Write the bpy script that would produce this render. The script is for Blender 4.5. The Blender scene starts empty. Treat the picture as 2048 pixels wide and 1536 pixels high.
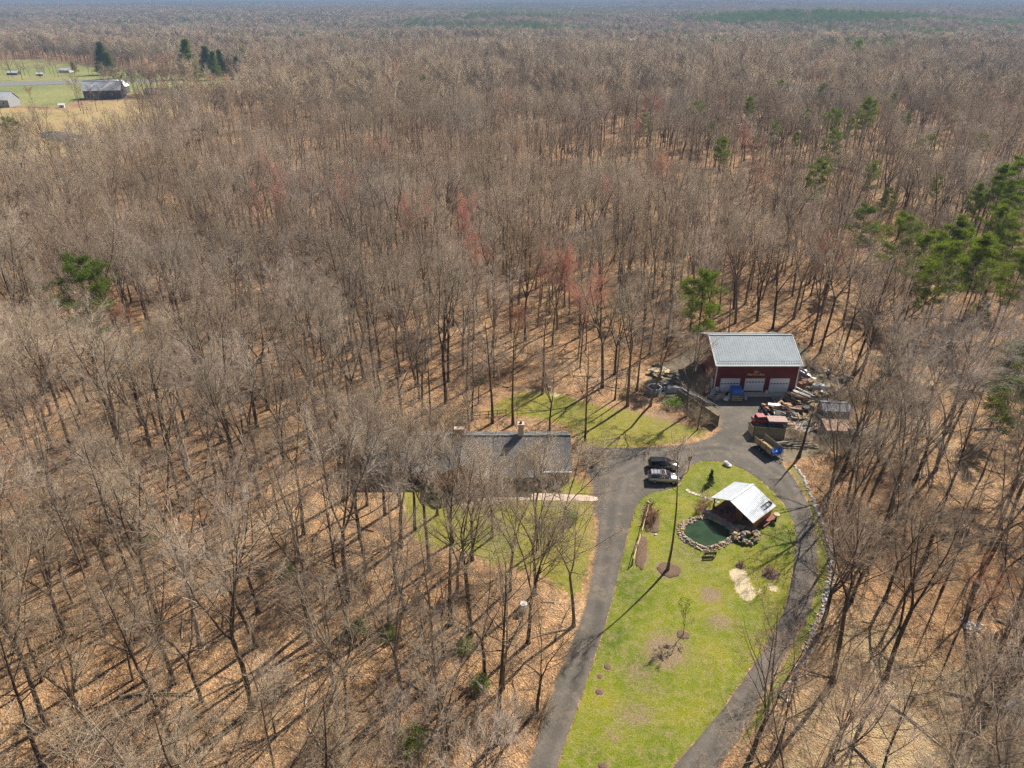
import bpy, bmesh, math, random
import numpy as np
from mathutils import Matrix, Vector

# ------------------------------------------------------------------ camera, sky, sun, exposure
scene = bpy.context.scene
col = scene.collection
R = math.radians
F = 1420.0                      # focal length in pixels of the 2048 px wide photograph
PITCH = math.atan(768 / F)
CAM_H = 66.0
cam_data = bpy.data.cameras.new('camera')
cam_data.sensor_width = 36.0
cam_data.lens = 36.0 * F / 2048.0
cam_data.clip_start = 0.5
cam_data.clip_end = 90000.0
cam = bpy.data.objects.new('camera', cam_data)
col.objects.link(cam)
cam.location = (0, 0, CAM_H)
cam.rotation_euler = (math.pi / 2 - PITCH, 0, 0)
scene.camera = cam

SUN_AZ = math.atan2(0.66, 0.75)         # clockwise from +Y
SUN_EL = R(42)
world = bpy.data.worlds.new('World')
scene.world = world
world.use_nodes = True
wn = world.node_tree
wn.nodes.clear()
sky = wn.nodes.new('ShaderNodeTexSky')
sky.sky_type = 'NISHITA'
sky.sun_disc = False
sky.sun_elevation = SUN_EL
sky.sun_rotation = SUN_AZ
sky.altitude = 100
bg = wn.nodes.new('ShaderNodeBackground')
bg.inputs['Strength'].default_value = 0.056
wo = wn.nodes.new('ShaderNodeOutputWorld')
wn.links.new(sky.outputs[0], bg.inputs[0])
wn.links.new(bg.outputs[0], wo.inputs[0])

sun_data = bpy.data.lights.new('sun', 'SUN')
sun_data.energy = 5.0
sun_data.angle = R(0.5)
sun_data.color = (1.0, 0.94, 0.85)
sun = bpy.data.objects.new('sun', sun_data)
col.objects.link(sun)
sd = Vector((math.sin(SUN_AZ) * math.cos(SUN_EL), math.cos(SUN_AZ) * math.cos(SUN_EL), math.sin(SUN_EL)))
sun.rotation_euler = sd.to_track_quat('Z', 'Y').to_euler()
sun.location = (60, 60, 120)

vs = scene.view_settings
vs.view_transform = 'Standard'
vs.look = 'None'
vs.gamma = 1.0
vs.use_curve_mapping = False
vs.exposure = 0.76
scene.cycles.use_denoising = True
scene.cycles.denoiser = 'OPENIMAGEDENOISE'
scene.cycles.denoising_input_passes = 'RGB_ALBEDO_NORMAL'
scene.cycles.denoising_prefilter = 'NONE'
scene.cycles.use_adaptive_sampling = True
scene.cycles.adaptive_threshold = .03
scene.cycles.adaptive_min_samples = 24
scene.cycles.max_bounces = 2
scene.cycles.diffuse_bounces = 1
scene.cycles.glossy_bounces = 1
scene.cycles.transmission_bounces = 1
scene.cycles.volume_bounces = 0
scene.cycles.caustics_reflective = False
scene.cycles.caustics_refractive = False

# ------------------------------------------------------------------ helpers
rnd = random.Random(7)
rng = np.random.default_rng(11)
CP, SP = math.cos(PITCH), math.sin(PITCH)

def G(px, py, z=0.0):
    """world point at height z for a place in the 2048x1536 photograph"""
    u = (px - 1024) / F
    v = (py - 768) / F
    dz = -SP - v * CP
    t = (z - CAM_H) / dz
    return (u * t, (CP - v * SP) * t, z)

def PXY(x, y, z=0.0):
    d = y * CP + (CAM_H - z) * SP
    return 1024 + F * x / d, 768 + F * (-y * SP + (CAM_H - z) * CP) / d

def GP(pts, z=0.0):
    return [G(a, b, z)[:2] for a, b in pts]

def inside(poly, X, Y):
    """vectorised point in polygon"""
    X = np.asarray(X, float); Y = np.asarray(Y, float)
    r = np.zeros(X.shape, bool)
    n = len(poly)
    for i in range(n):
        x0, y0 = poly[i]; x1, y1 = poly[(i + 1) % n]
        if y0 == y1:
            continue
        c = ((y0 > Y) != (y1 > Y)) & (X < (x1 - x0) * (Y - y0) / (y1 - y0) + x0)
        r ^= c
    return r

def edge_dist(poly, X, Y):
    X = np.asarray(X, float); Y = np.asarray(Y, float)
    d = np.full(X.shape, 1e9)
    n = len(poly)
    for i in range(n):
        ax, ay = poly[i]; bx, by = poly[(i + 1) % n]
        vx, vy = bx - ax, by - ay
        L = vx * vx + vy * vy + 1e-9
        t = np.clip(((X - ax) * vx + (Y - ay) * vy) / L, 0, 1)
        d = np.minimum(d, np.hypot(X - ax - t * vx, Y - ay - t * vy))
    return d

def smooth_poly(pts, it=2):
    """Chaikin corner cutting, closed"""
    for _ in range(it):
        o = []
        n = len(pts)
        for i in range(n):
            a = pts[i]; b = pts[(i + 1) % n]
            o.append((a[0] * .75 + b[0] * .25, a[1] * .75 + b[1] * .25))
            o.append((a[0] * .25 + b[0] * .75, a[1] * .25 + b[1] * .75))
        pts = o
    return pts

def np_mesh(name, V, faces_list, mats=(), smooth=False):
    """mesh from a vertex array and a list of (k-gon index arrays)"""
    me = bpy.data.meshes.new(name)
    V = np.ascontiguousarray(V, np.float32)
    me.vertices.add(len(V))
    me.vertices.foreach_set('co', V.ravel())
    loops = []; starts = []; s = 0
    for Fa in faces_list:
        if len(Fa) == 0:
            continue
        k = Fa.shape[1]
        loops.append(Fa.ravel())
        starts.append(s + np.arange(len(Fa)) * k)
        s += Fa.size
    loops = np.concatenate(loops).astype(np.int32)
    starts = np.concatenate(starts).astype(np.int32)
    me.loops.add(len(loops))
    me.loops.foreach_set('vertex_index', loops)
    me.polygons.add(len(starts))
    me.polygons.foreach_set('loop_start', starts)
    if smooth:
        me.polygons.foreach_set('use_smooth', np.ones(len(starts), bool))
    me.update(calc_edges=True)
    for m in mats:
        me.materials.append(m)
    return me

def link(name, data, parent=None, loc=None, rot=None, scale=None):
    o = bpy.data.objects.new(name, data)
    col.objects.link(o)
    if parent is not None:
        o.parent = parent
    if loc is not None:
        o.location = loc
    if rot is not None:
        o.rotation_euler = rot
    if scale is not None:
        o.scale = scale if hasattr(scale, '__len__') else (scale,) * 3
    return o

def tag(o, label=None, cat=None, group=None, kind=None):
    if label: o['label'] = label
    if cat: o['category'] = cat
    if group: o['group'] = group
    if kind: o['kind'] = kind
    return o

def thing(name, label, cat, loc=(0, 0, 0), rz=0.0, group=None):
    o = link(name, None, None, loc, (0, 0, rz))
    o.empty_display_size = 0.3
    return tag(o, label, cat, group)

class MB:
    """collects simple solids, builds ONE mesh object"""
    def __init__(self):
        self.v = []; self.f = []
    def add(self, vs, fs):
        b = len(self.v)
        self.v += [tuple(p) for p in vs]
        self.f += [[b + i for i in q] for q in fs]
        return self
    def box(self, c, s, rz=0.0, rx=0.0, ry=0.0):
        m = Matrix.Translation(c) @ Matrix.Rotation(rz, 4, 'Z') @ Matrix.Rotation(ry, 4, 'Y') @ Matrix.Rotation(rx, 4, 'X')
        vs = [m @ Vector((x * s[0] / 2, y * s[1] / 2, z * s[2] / 2)) for z in (-1, 1) for y in (-1, 1) for x in (-1, 1)]
        return self.add(vs, [(0, 2, 3, 1), (4, 5, 7, 6), (0, 1, 5, 4), (2, 6, 7, 3), (0, 4, 6, 2), (1, 3, 7, 5)])
    def prism(self, poly, z0, z1):
        n = len(poly)
        vs = [(x, y, z0) for x, y in poly] + [(x, y, z1) for x, y in poly]
        fs = [list(range(n))[::-1], list(range(n, 2 * n))] + [(i, (i + 1) % n, n + (i + 1) % n, n + i) for i in range(n)]
        return self.add(vs, fs)
    def loft(self, rings, caps=True):
        n = len(rings[0]); vs = [p for r in rings for p in r]; fs = []
        for k in range(len(rings) - 1):
            for i in range(n):
                fs.append((k * n + i, k * n + (i + 1) % n, (k + 1) * n + (i + 1) % n, (k + 1) * n + i))
        if caps:
            fs.append(tuple(range(n))[::-1]); fs.append(tuple((len(rings) - 1) * n + i for i in range(n)))
        return self.add(vs, fs)
    def tube(self, pts, r, n=6):
        pts = [Vector(p) for p in pts]
        rs = r if hasattr(r, '__len__') else [r] * len(pts)
        rings = []
        for i, p in enumerate(pts):
            d = (pts[min(i + 1, len(pts) - 1)] - pts[max(i - 1, 0)]).normalized()
            a = d.orthogonal().normalized() if abs(d.z) > .95 else d.cross(Vector((0, 0, 1))).normalized()
            b = d.cross(a)
            rings.append([p + (a * math.cos(t) + b * math.sin(t)) * rs[i] for t in [2 * math.pi * k / n for k in range(n)]])
        return self.loft(rings)
    def lathe(self, prof, n=12, c=(0, 0, 0)):
        rings = [[(c[0] + r * math.cos(2 * math.pi * k / n), c[1] + r * math.sin(2 * math.pi * k / n), c[2] + z) for k in range(n)] for r, z in prof]
        return self.loft(rings)
    def slab(self, quad, t):
        """thick plate from four corner points, thickness t along -normal"""
        q = [Vector(p) for p in quad]
        nrm = (q[1] - q[0]).cross(q[3] - q[0]).normalized()
        lo = [p - nrm * t for p in q]
        return self.add(q + lo, [(0, 1, 2, 3), (7, 6, 5, 4), (0, 4, 5, 1), (1, 5, 6, 2), (2, 6, 7, 3), (3, 7, 4, 0)])
    def mesh(self, name, mat, smooth=False):
        me = bpy.data.meshes.new(name)
        me.from_pydata(self.v, [], self.f)
        bm = bmesh.new(); bm.from_mesh(me)
        bmesh.ops.recalc_face_normals(bm, faces=bm.faces)
        bm.to_mesh(me); bm.free()
        if mat is not None: me.materials.append(mat)
        if smooth: me.shade_smooth()
        return me
    def build(self, name, mat, parent=None, loc=None, rot=None, smooth=False):
        return link(name, self.mesh(name, mat, smooth), parent, loc, rot)

# ------------------------------------------------------------------ materials
def new_mat(name):
    m = bpy.data.materials.new(name)
    m.use_nodes = True
    nt = m.node_tree
    b = nt.nodes['Principled BSDF']
    return m, nt, b

def node(nt, t, **kw):
    n = nt.nodes.new(t)
    for k, v in kw.items():
        if hasattr(n, k): setattr(n, k, v)
        else: n.inputs[k].default_value = v
    return n

def noise(nt, vec, scale, detail=4, rough=.6):
    n = nt.nodes.new('ShaderNodeTexNoise')
    n.inputs['Scale'].default_value = scale
    n.inputs['Detail'].default_value = detail
    n.inputs['Roughness'].default_value = rough
    if vec is not None: nt.links.new(vec, n.inputs['Vector'])
    return n

def mix(nt, fac, a, b, mode='MIX'):
    n = nt.nodes.new('ShaderNodeMix')
    n.data_type = 'RGBA'; n.blend_type = mode
    for s, v in ((0, fac), (6, a), (7, b)):
        if hasattr(v, 'is_output'): nt.links.new(v, n.inputs[s])
        elif s == 0: n.inputs[0].default_value = v
        else: n.inputs[s].default_value = (*v, 1) if len(v) == 3 else v
    return n.outputs[2]

def ramp(nt, fac, stops, interp='LINEAR'):
    n = nt.nodes.new('ShaderNodeValToRGB')
    n.color_ramp.interpolation = interp
    e = n.color_ramp.elements
    while len(e) < len(stops): e.new(0.5)
    for i, (p, c) in enumerate(stops):
        e[i].position = p
        e[i].color = (c, c, c, 1) if not hasattr(c, '__len__') else (*c, 1)
    nt.links.new(fac, n.inputs[0])
    return n.outputs[0]

def math_n(nt, op, a, b=0.0, clamp=False):
    n = nt.nodes.new('ShaderNodeMath'); n.operation = op; n.use_clamp = clamp
    for i, v in enumerate((a, b)):
        if hasattr(v, 'is_output'): nt.links.new(v, n.inputs[i])
        else: n.inputs[i].default_value = v
    return n.outputs[0]

def bump(nt, b, h, strength=.5, dist=.05):
    n = nt.nodes.new('ShaderNodeBump')
    n.inputs['Strength'].default_value = strength
    n.inputs['Distance'].default_value = dist
    nt.links.new(h, n.inputs['Height'])
    nt.links.new(n.outputs[0], b.inputs['Normal'])

def M(name, c, rough=.8, var=.25, scale=2.0, metal=0.0, bumpd=0.0, spec=.3, alt=None):
    """plain worn surface: base colour broken up by two noises"""
    m, nt, b = new_mat(name)
    tc = nt.nodes.new('ShaderNodeTexCoord')
    n1 = noise(nt, tc.outputs['Object'], scale, 5, .65)
    lo = tuple(max(0, v * (1 - var)) for v in c)
    hi = tuple(min(1, v * (1 + var)) for v in (alt or c))
    cc = ramp(nt, n1.outputs[0], [(.3, lo), (.7, hi)])
    nt.links.new(cc, b.inputs['Base Color'])
    b.inputs['Roughness'].default_value = rough
    b.inputs['Metallic'].default_value = metal
    b.inputs['Specular IOR Level'].default_value = spec
    if bumpd:
        n2 = noise(nt, tc.outputs['Object'], scale * 6, 3)
        bump(nt, b, n2.outputs[0], .6, bumpd)
    return m

def litter_color(nt, pos):
    """dry oak-leaf litter: large tone patches, single leaves, dark gaps"""
    big = noise(nt, pos, .045, 4, .6)
    mid = noise(nt, pos, .55, 4, .7)
    c = ramp(nt, big.outputs[0], [(.26, (.115, .074, .047)), (.38, (.25, .147, .076)), (.50, (.39, .232, .118)), (.62, (.44, .28, .152)), (.76, (.46, .335, .21))])
    c2 = ramp(nt, mid.outputs[0], [(.28, (.30, .27, .26)), (.48, (.92, .92, .92)), (.72, (1.35, 1.28, 1.15))])
    c = mix(nt, 1.0, c, c2, 'MULTIPLY')
    dn = noise(nt, pos, .16, 6, .75)
    c = mix(nt, ramp(nt, dn.outputs[0], [(.52, 0), (.70, .65)]), c, (.20, .155, .11))
    vo = nt.nodes.new('ShaderNodeTexVoronoi'); vo.inputs['Scale'].default_value = 5.5
    nt.links.new(pos, vo.inputs['Vector'])
    sep = nt.nodes.new('ShaderNodeSeparateColor'); nt.links.new(vo.outputs['Color'], sep.inputs[0])
    leaf = ramp(nt, sep.outputs[0], [(0, (.40, .36, .34)), (.35, (.8, .76, .72)), (.8, (1.2, 1.2, 1.2)), (1, (1.75, 1.8, 1.85))])
    c = mix(nt, .6, c, leaf, 'MULTIPLY')
    hu = noise(nt, pos, 1.3, 7, .8)
    c = mix(nt, ramp(nt, hu.outputs[0], [(.50, 0), (.66, .7)]), c, (.13, .088, .058))
    return c, vo, mid

def mat_litter():
    m, nt, b = new_mat('leaf_litter')
    g = nt.nodes.new('ShaderNodeNewGeometry')
    pos = g.outputs['Position']
    c, vo, mid = litter_color(nt, pos)
    # dry straw-coloured glade in the right-hand wood, from an attribute painted on the sheet
    at = nt.nodes.new('ShaderNodeAttribute'); at.attribute_name = 'straw'
    n = noise(nt, pos, .35, 5, .7)
    f = math_n(nt, 'MULTIPLY', at.outputs['Fac'], ramp(nt, n.outputs[0], [(.38, 0), (.58, 1)]))
    n3 = noise(nt, pos, 4.0, 3, .7)
    straw = ramp(nt, n3.outputs[0], [(.3, (.22, .15, .08)), (.55, (.44, .325, .175)), (.75, (.58, .46, .28))])
    c = mix(nt, f, c, straw)
    nt.links.new(c, b.inputs['Base Color'])
    b.inputs['Roughness'].default_value = .95
    b.inputs['Specular IOR Level'].default_value = .1
    h = math_n(nt, 'ADD', math_n(nt, 'MULTIPLY', mid.outputs[0], 1.6), vo.outputs['Distance'])
    bump(nt, b, h, .9, .12)
    return m

def mat_grass(name, cols, bare=.0, rough_scale=1.0):
    """lawn; where the 'edge' attribute runs out it gives way to leaf litter"""
    m, nt, b = new_mat(name)
    g = nt.nodes.new('ShaderNodeNewGeometry')
    pos = g.outputs['Position']
    lit, vo, mid = litter_color(nt, pos)
    big = noise(nt, pos, .11 * rough_scale, 4, .6)
    fine = noise(nt, pos, 6.0 * rough_scale, 3, .7)
    c = ramp(nt, big.outputs[0], [(.30, cols[0]), (.5, cols[1]), (.68, cols[2])])
    c = mix(nt, 1.0, c, ramp(nt, fine.outputs[0], [(.3, (.55, .58, .5)), (.5, (1, 1, 1)), (.72, (1.4, 1.35, 1.3))]), 'MULTIPLY')
    # thin, thatchy patches
    lv = nt.nodes.new('ShaderNodeTexVoronoi'); lv.inputs['Scale'].default_value = 2.6 * rough_scale
    nt.links.new(pos, lv.inputs['Vector'])
    lvd = noise(nt, pos, .25 * rough_scale, 3, .6)
    dots = math_n(nt, 'LESS_THAN', lv.outputs['Distance'], math_n(nt, 'MULTIPLY', ramp(nt, lvd.outputs[0], [(.42, 0), (.62, 1)]), .26))
    c = mix(nt, math_n(nt, 'MULTIPLY', dots, .8), c, (.25, .17, .085))
    th = noise(nt, pos, .9 * rough_scale, 8, .8)
    f2 = ramp(nt, th.outputs[0], [(.5 - bare, 0), (.78 - bare, .85)])
    thatch = ramp(nt, fine.outputs[0], [(.3, (.20, .15, .06)), (.7, (.42, .34, .15))])
    c = mix(nt, f2, c, thatch)
    at = nt.nodes.new('ShaderNodeAttribute'); at.attribute_name = 'edge'
    n = noise(nt, pos, .8, 6, .75)
    f = math_n(nt, 'ADD', at.outputs['Fac'], math_n(nt, 'SUBTRACT', n.outputs[0], .5))
    f = ramp(nt, f, [(.35, 0), (.5, 1)])
    c = mix(nt, f, lit, c)
    # bare earth patches painted as an attribute
    ab = nt.nodes.new('ShaderNodeAttribute'); ab.attribute_name = 'bare'
    nb = noise(nt, pos, 2.0, 8, .85)
    fb = math_n(nt, 'ADD', ab.outputs['Fac'], math_n(nt, 'MULTIPLY', math_n(nt, 'SUBTRACT', nb.outputs[0], .5), 2.6))
    fb = ramp(nt, fb, [(.42, 0), (.56, .92)])
    soil = ramp(nt, fine.outputs[0], [(.3, (.13, .085, .055)), (.6, (.30, .21, .135)), (.8, (.42, .31, .20))])
    c = mix(nt, fb, c, soil)
    asd = nt.nodes.new('ShaderNodeAttribute'); asd.attribute_name = 'sand'
    fs = math_n(nt, 'ADD', asd.outputs['Fac'], math_n(nt, 'MULTIPLY', math_n(nt, 'SUBTRACT', nb.outputs[0], .5), 1.1))
    fs = ramp(nt, fs, [(.44, 0), (.56, 1)])
    c = mix(nt, fs, c, ramp(nt, fine.outputs[0], [(.3, (.42, .32, .18)), (.7, (.66, .55, .36))]))
    nt.links.new(c, b.inputs['Base Color'])
    b.inputs['Roughness'].default_value = .9
    b.inputs['Specular IOR Level'].default_value = .15
    bump(nt, b, fine.outputs[0], .8, .08)
    return m

def mat_drive():
    m, nt, b = new_mat('driveway_asphalt')
    g = nt.nodes.new('ShaderNodeNewGeometry')
    pos = g.outputs['Position']
    big = noise(nt, pos, .13, 5, .65)
    c = ramp(nt, big.outputs[0], [(.3, (.082, .070, .056)), (.55, (.124, .106, .085)), (.75, (.17, .145, .116))])
    at = nt.nodes.new('ShaderNodeAttribute'); at.attribute_name = 'across'
    # wheel tracks are paler and drier than the crown of the drive
    c = mix(nt, 1.0, c, ramp(nt, at.outputs['Fac'], [(0, (.86, .86, .86)), (.12, (.9, .9, .9)), (.34, (1.14, 1.14, 1.14)), (.5, (1.1, 1.1, 1.1)), (.66, (.92, .92, .92)), (1, (.96, .96, .96))]), 'MULTIPLY')
    fine = noise(nt, pos, 9, 3, .8)
    c = mix(nt, 1.0, c, ramp(nt, fine.outputs[0], [(.25, (.6, .6, .6)), (.75, (1.35, 1.35, 1.35))]), 'MULTIPLY')
    cr = nt.nodes.new('ShaderNodeTexVoronoi'); cr.feature = 'DISTANCE_TO_EDGE'; cr.inputs['Scale'].default_value = .32
    wv = noise(nt, pos, 1.2, 4, .7)
    wp = nt.nodes.new('ShaderNodeVectorMath'); wp.operation = 'ADD'
    nt.links.new(pos, wp.inputs[0]); nt.links.new(wv.outputs['Color'], wp.inputs[1]); nt.links.new(wp.outputs[0], cr.inputs['Vector'])
    c = mix(nt, ramp(nt, cr.outputs['Distance'], [(.0, .55), (.012, .0)]), c, (.05, .045, .04))
    lit, _, _ = litter_color(nt, pos)
    ea = nt.nodes.new('ShaderNodeAttribute'); ea.attribute_name = 'edge'
    le = noise(nt, pos, 2.2, 6, .8)
    lf = math_n(nt, 'ADD', math_n(nt, 'SUBTRACT', 1.0, ea.outputs['Fac']), math_n(nt, 'MULTIPLY', math_n(nt, 'SUBTRACT', le.outputs[0], .5), 2.2))
    c = mix(nt, ramp(nt, lf, [(.75, 0), (1.0, .8)]), c, lit)
    st = noise(nt, pos, .4, 6, .8)
    dirt = ramp(nt, st.outputs[0], [(.52, 0), (.72, .7)])
    c = mix(nt, dirt, c, (.27, .205, .14))
    nt.links.new(c, b.inputs['Base Color'])
    b.inputs['Roughness'].default_value = .85
    b.inputs['Specular IOR Level'].default_value = .25
    bump(nt, b, fine.outputs[0], .5, .03)
    return m

def mat_bark(name, stops, mossy=.0, scale=5.0):
    """bark; each tree takes its own tone from the ramp"""
    m, nt, b = new_mat(name)
    oi = nt.nodes.new('ShaderNodeObjectInfo')
    c = ramp(nt, oi.outputs['Random'], stops)
    st2 = noise(nt, oi.outputs['Location'], .0026, 3, .6)
    c = mix(nt, 1.0, c, ramp(nt, st2.outputs[0], [(.34, (.74, .72, .74)), (.46, (1.1, 1.02, .92)), (.55, (.86, .80, .73)), (.66, (1.15, 1.1, 1.04))]), 'MULTIPLY')
    st = noise(nt, oi.outputs['Location'], .017, 3, .65)
    c = mix(nt, 1.0, c, ramp(nt, st.outputs[0], [(.28, (.68, .69, .73)), (.42, (1.12, 1.05, .97)), (.54, (.84, .74, .63)), (.64, (.98, .97, .96)), (.75, (1.28, 1.17, 1.03))]), 'MULTIPLY')
    tc = nt.nodes.new('ShaderNodeTexCoord')
    mp = nt.nodes.new('ShaderNodeMapping'); mp.inputs['Scale'].default_value = (1, 1, .25)
    nt.links.new(tc.outputs['Object'], mp.inputs[0])
    n = noise(nt, mp.outputs[0], scale, 4, .7)
    c = mix(nt, 1.0, c, ramp(nt, n.outputs[0], [(.3, (.55, .55, .55)), (.5, (1, 1, 1)), (.7, (1.45, 1.45, 1.45))]), 'MULTIPLY')
    nt.links.new(c, b.inputs['Base Color'])
    b.inputs['Roughness'].default_value = .9
    b.inputs['Specular IOR Level'].default_value = .15
    return m

def mat_needles(name, stops):
    m, nt, b = new_mat(name)
    oi = nt.nodes.new('ShaderNodeObjectInfo')
    g = nt.nodes.new('ShaderNodeNewGeometry')
    c = ramp(nt, oi.outputs['Random'], stops)
    c = mix(nt, 1.0, c, ramp(nt, g.outputs['Random Per Island'], [(0, (.6, .6, .55)), (1, (1.4, 1.4, 1.2))]), 'MULTIPLY')
    nt.links.new(c, b.inputs['Base Color'])
    b.inputs['Roughness'].default_value = .65
    b.inputs['Specular IOR Level'].default_value = .25
    tr = nt.nodes.new('ShaderNodeBsdfTranslucent')
    nt.links.new(mix(nt, 1.0, c, (1.25, 1.3, .8), 'MULTIPLY'), tr.inputs['Color'])
    ms = nt.nodes.new('ShaderNodeMixShader'); ms.inputs[0].default_value = .5
    nt.links.new(b.outputs[0], ms.inputs[1]); nt.links.new(tr.outputs[0], ms.inputs[2])
    nt.links.new(ms.outputs[0], nt.nodes['Material Output'].inputs['Surface'])
    return m

LITTER = mat_litter()
LAWN = mat_grass('lawn_grass', [(.065, .112, .003), (.145, .178, .004), (.23, .212, .012)], .075)
BACKLAWN = mat_grass('thin_grass', [(.10, .125, .008), (.19, .185, .012), (.25, .20, .03)], .09)
FIELD = mat_grass('pasture_grass', [(.17, .19, .06), (.23, .24, .08), (.32, .27, .12)], -.05, .08)
DRYFIELD = mat_grass('dry_meadow_grass', [(.32, .22, .10), (.40, .28, .13), (.30, .25, .10)], .02, .12)
DRIVE = mat_drive()
DIRT = mat_grass('yard_dirt', [(.13, .105, .075), (.19, .155, .115), (.16, .14, .07)], .02)
TRUNK = mat_bark('trunk_bark', [(0, (.075, .06, .046)), (.35, (.11, .09, .072)), (.6, (.17, .145, .118)), (.8, (.28, .25, .21)), (.9, (.14, .117, .093)), (1, (.065, .05, .038))])
TWIG = mat_bark('twig_bark', [(0, (.35, .315, .255)), (.3, (.52, .485, .42)), (.6, (.28, .243, .19)), (.85, (.43, .39, .32)), (1, (.40, .32, .26))])
FROST = mat_bark('pale_grey_twigs', [(0, (.50, .46, .42)), (.5, (.58, .54, .50)), (1, (.52, .46, .42))])
PALE = mat_bark('pale_bark', [(0, (.40, .36, .31)), (1, (.48, .43, .37))])
REDTWIG = mat_bark('red_bud_twigs', [(0, (.54, .25, .20)), (.5, (.57, .30, .25)), (1, (.53, .27, .18))])
FARTWIG = mat_bark('far_twigs', [(0, (.21, .182, .14)), (.3, (.43, .39, .318)), (.55, (.30, .262, .205)), (.75, (.19, .164, .13)), (.94, (.37, .325, .255)), (1, (.44, .28, .21))])
NEEDLE = mat_needles('pine_needles', [(0, (.125, .168, .021)), (.5, (.155, .195, .025)), (1, (.105, .145, .024))])
SPRUCE = mat_needles('spruce_needles', [(0, (.05, .10, .035)), (1, (.07, .12, .04))])
HOLLY = mat_needles('evergreen_leaves', [(0, (.15, .22, .04)), (1, (.21, .28, .06))])
SPROUT = mat_needles('fresh_leaves', [(0, (.42, .50, .07)), (1, (.44, .52, .08))])
FARPINE = mat_needles('far_pine_needles', [(0, (.08, .14, .05)), (1, (.12, .18, .06))])
# ------------------------------------------------------------------ outlines of the place (world metres)
ISLAND = smooth_poly(GP([(1345, 1536), (1300, 1600), (1085, 1600), (1116, 1528), (1147, 1436), (1191, 1310), (1219, 1221), (1239, 1135), (1260, 1050),
    (1272, 1010), (1292, 987), (1335, 980), (1362, 968), (1372, 940), (1392, 923), (1435, 921), (1478, 934), (1520, 958),
    (1556, 993), (1580, 1025), (1593, 1060), (1591, 1101), (1581, 1180), (1564, 1234), (1526, 1303), (1492, 1351), (1454, 1409), (1410, 1463), (1372, 1504)]), 2)
DRIVE_ALL = smooth_poly(GP([(1055, 1536), (1030, 1610), (1400, 1610), (1437, 1536), (1472, 1487), (1513, 1419), (1547, 1358), (1585, 1290), (1612, 1241), (1632, 1190),
    (1637, 1118), (1629, 1050), (1617, 1005), (1596, 962), (1560, 925), (1575, 905), (1560, 870), (1590, 840), (1625, 830), (1640, 800), (1630, 770), (1602, 772),
    (1590, 788), (1424, 786), (1408, 776), (1398, 795), (1412, 812), (1440, 828), (1442, 850), (1434, 866), (1410, 879), (1368, 890),
    (1310, 894), (1250, 896), (1172, 893), (1162, 915), (1176, 950), (1185, 975), (1184, 1010), (1196, 1050), (1188, 1118), (1174, 1197), (1150, 1262), (1113, 1351), (1085, 1436)]), 1)
VERGE = smooth_poly(GP([(1560, 925), (1592, 928), (1612, 955), (1628, 995), (1650, 1050), (1668, 1105), (1665, 1170), (1650, 1225), (1632, 1268), (1612, 1315), (1585, 1370),
    (1540, 1440), (1500, 1500), (1437, 1536), (1513, 1400), (1600, 1240), (1625, 1150), (1620, 1050), (1590, 965)]), 2)
FRONT_LAWN = smooth_poly(GP([(760, 960), (790, 940), (1185, 930), (1215, 1000), (1215, 1120), (1185, 1235), (1120, 1210), (1050, 1160), (960, 1150), (900, 1110), (840, 1125), (800, 1085), (780, 1020)]), 2)
BACK_LAWN = smooth_poly(GP([(930, 845), (975, 790), (1060, 762), (1140, 778), (1200, 800), (1290, 812), (1370, 835), (1440, 850), (1450, 880), (1300, 915), (1140, 915), (1120, 860), (1030, 845)]), 2)
YARD = GP([(1270, 735), (1330, 715), (1400, 668), (1612, 668), (1650, 730), (1705, 765), (1720, 830), (1725, 900), (1640, 925), (1560, 945), (1440, 880), (1400, 855), (1290, 800)])
HOUSE_PAD = [(-25.5, 85.5), (11, 85.5), (11, 103.5), (-25.5, 103.5)]
FIELD_A = smooth_poly(GP([(-150, 130), (60, 118), (120, 122), (240, 138), (330, 146), (480, 152), (490, 185), (330, 186), (250, 190), (180, 200), (150, 222), (60, 216), (-150, 215)]), 1)
FIELD_B = smooth_poly(GP([(-150, 215), (60, 212), (180, 200), (300, 196), (490, 184), (490, 205), (430, 222), (330, 245), (280, 285), (200, 318), (100, 330), (-150, 335)]), 1)
FRAME_FOOT = [(-2, 8), (17, 8), (22, 30), (20.5, 46), (1, 46)]
FAR_YARD = smooth_poly(GP([(1572, 186), (1680, 180), (1695, 212), (1565, 222)]), 1)
FAR_HALL_YARD = [(760, 2330), (1080, 2330), (1080, 2480), (760, 2480)]
CLEARINGS = [FRAME_FOOT, FAR_YARD, FAR_HALL_YARD, DRIVE_ALL, VERGE, FRONT_LAWN, BACK_LAWN, YARD, HOUSE_PAD, FIELD_A, FIELD_B]

def blocked(X, Y, grow=0.0):
    b = np.zeros(np.shape(X), bool)
    for p in CLEARINGS:
        b |= inside(p, X, Y)
    return b

# ------------------------------------------------------------------ ground sheet, lawns, drive
def vnoise(x, y, s, seed=0):
    """cheap smooth value noise"""
    x = np.asarray(x) / s; y = np.asarray(y) / s
    xi = np.floor(x).astype(np.int64); yi = np.floor(y).astype(np.int64)
    fx = x - xi; fy = y - yi
    fx = fx * fx * (3 - 2 * fx); fy = fy * fy * (3 - 2 * fy)
    def h(a, b):
        n = (a * 374761393 + b * 668265263 + seed * 1442695041) & 0x7fffffff
        n = ((n ^ (n >> 13)) * 1274126177) & 0x7fffffff
        return ((n ^ (n >> 16)) & 0xffff) / 65535.0
    return (h(xi, yi) * (1 - fx) + h(xi + 1, yi) * fx) * (1 - fy) + (h(xi, yi + 1) * (1 - fx) + h(xi + 1, yi + 1) * fx) * fy

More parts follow.
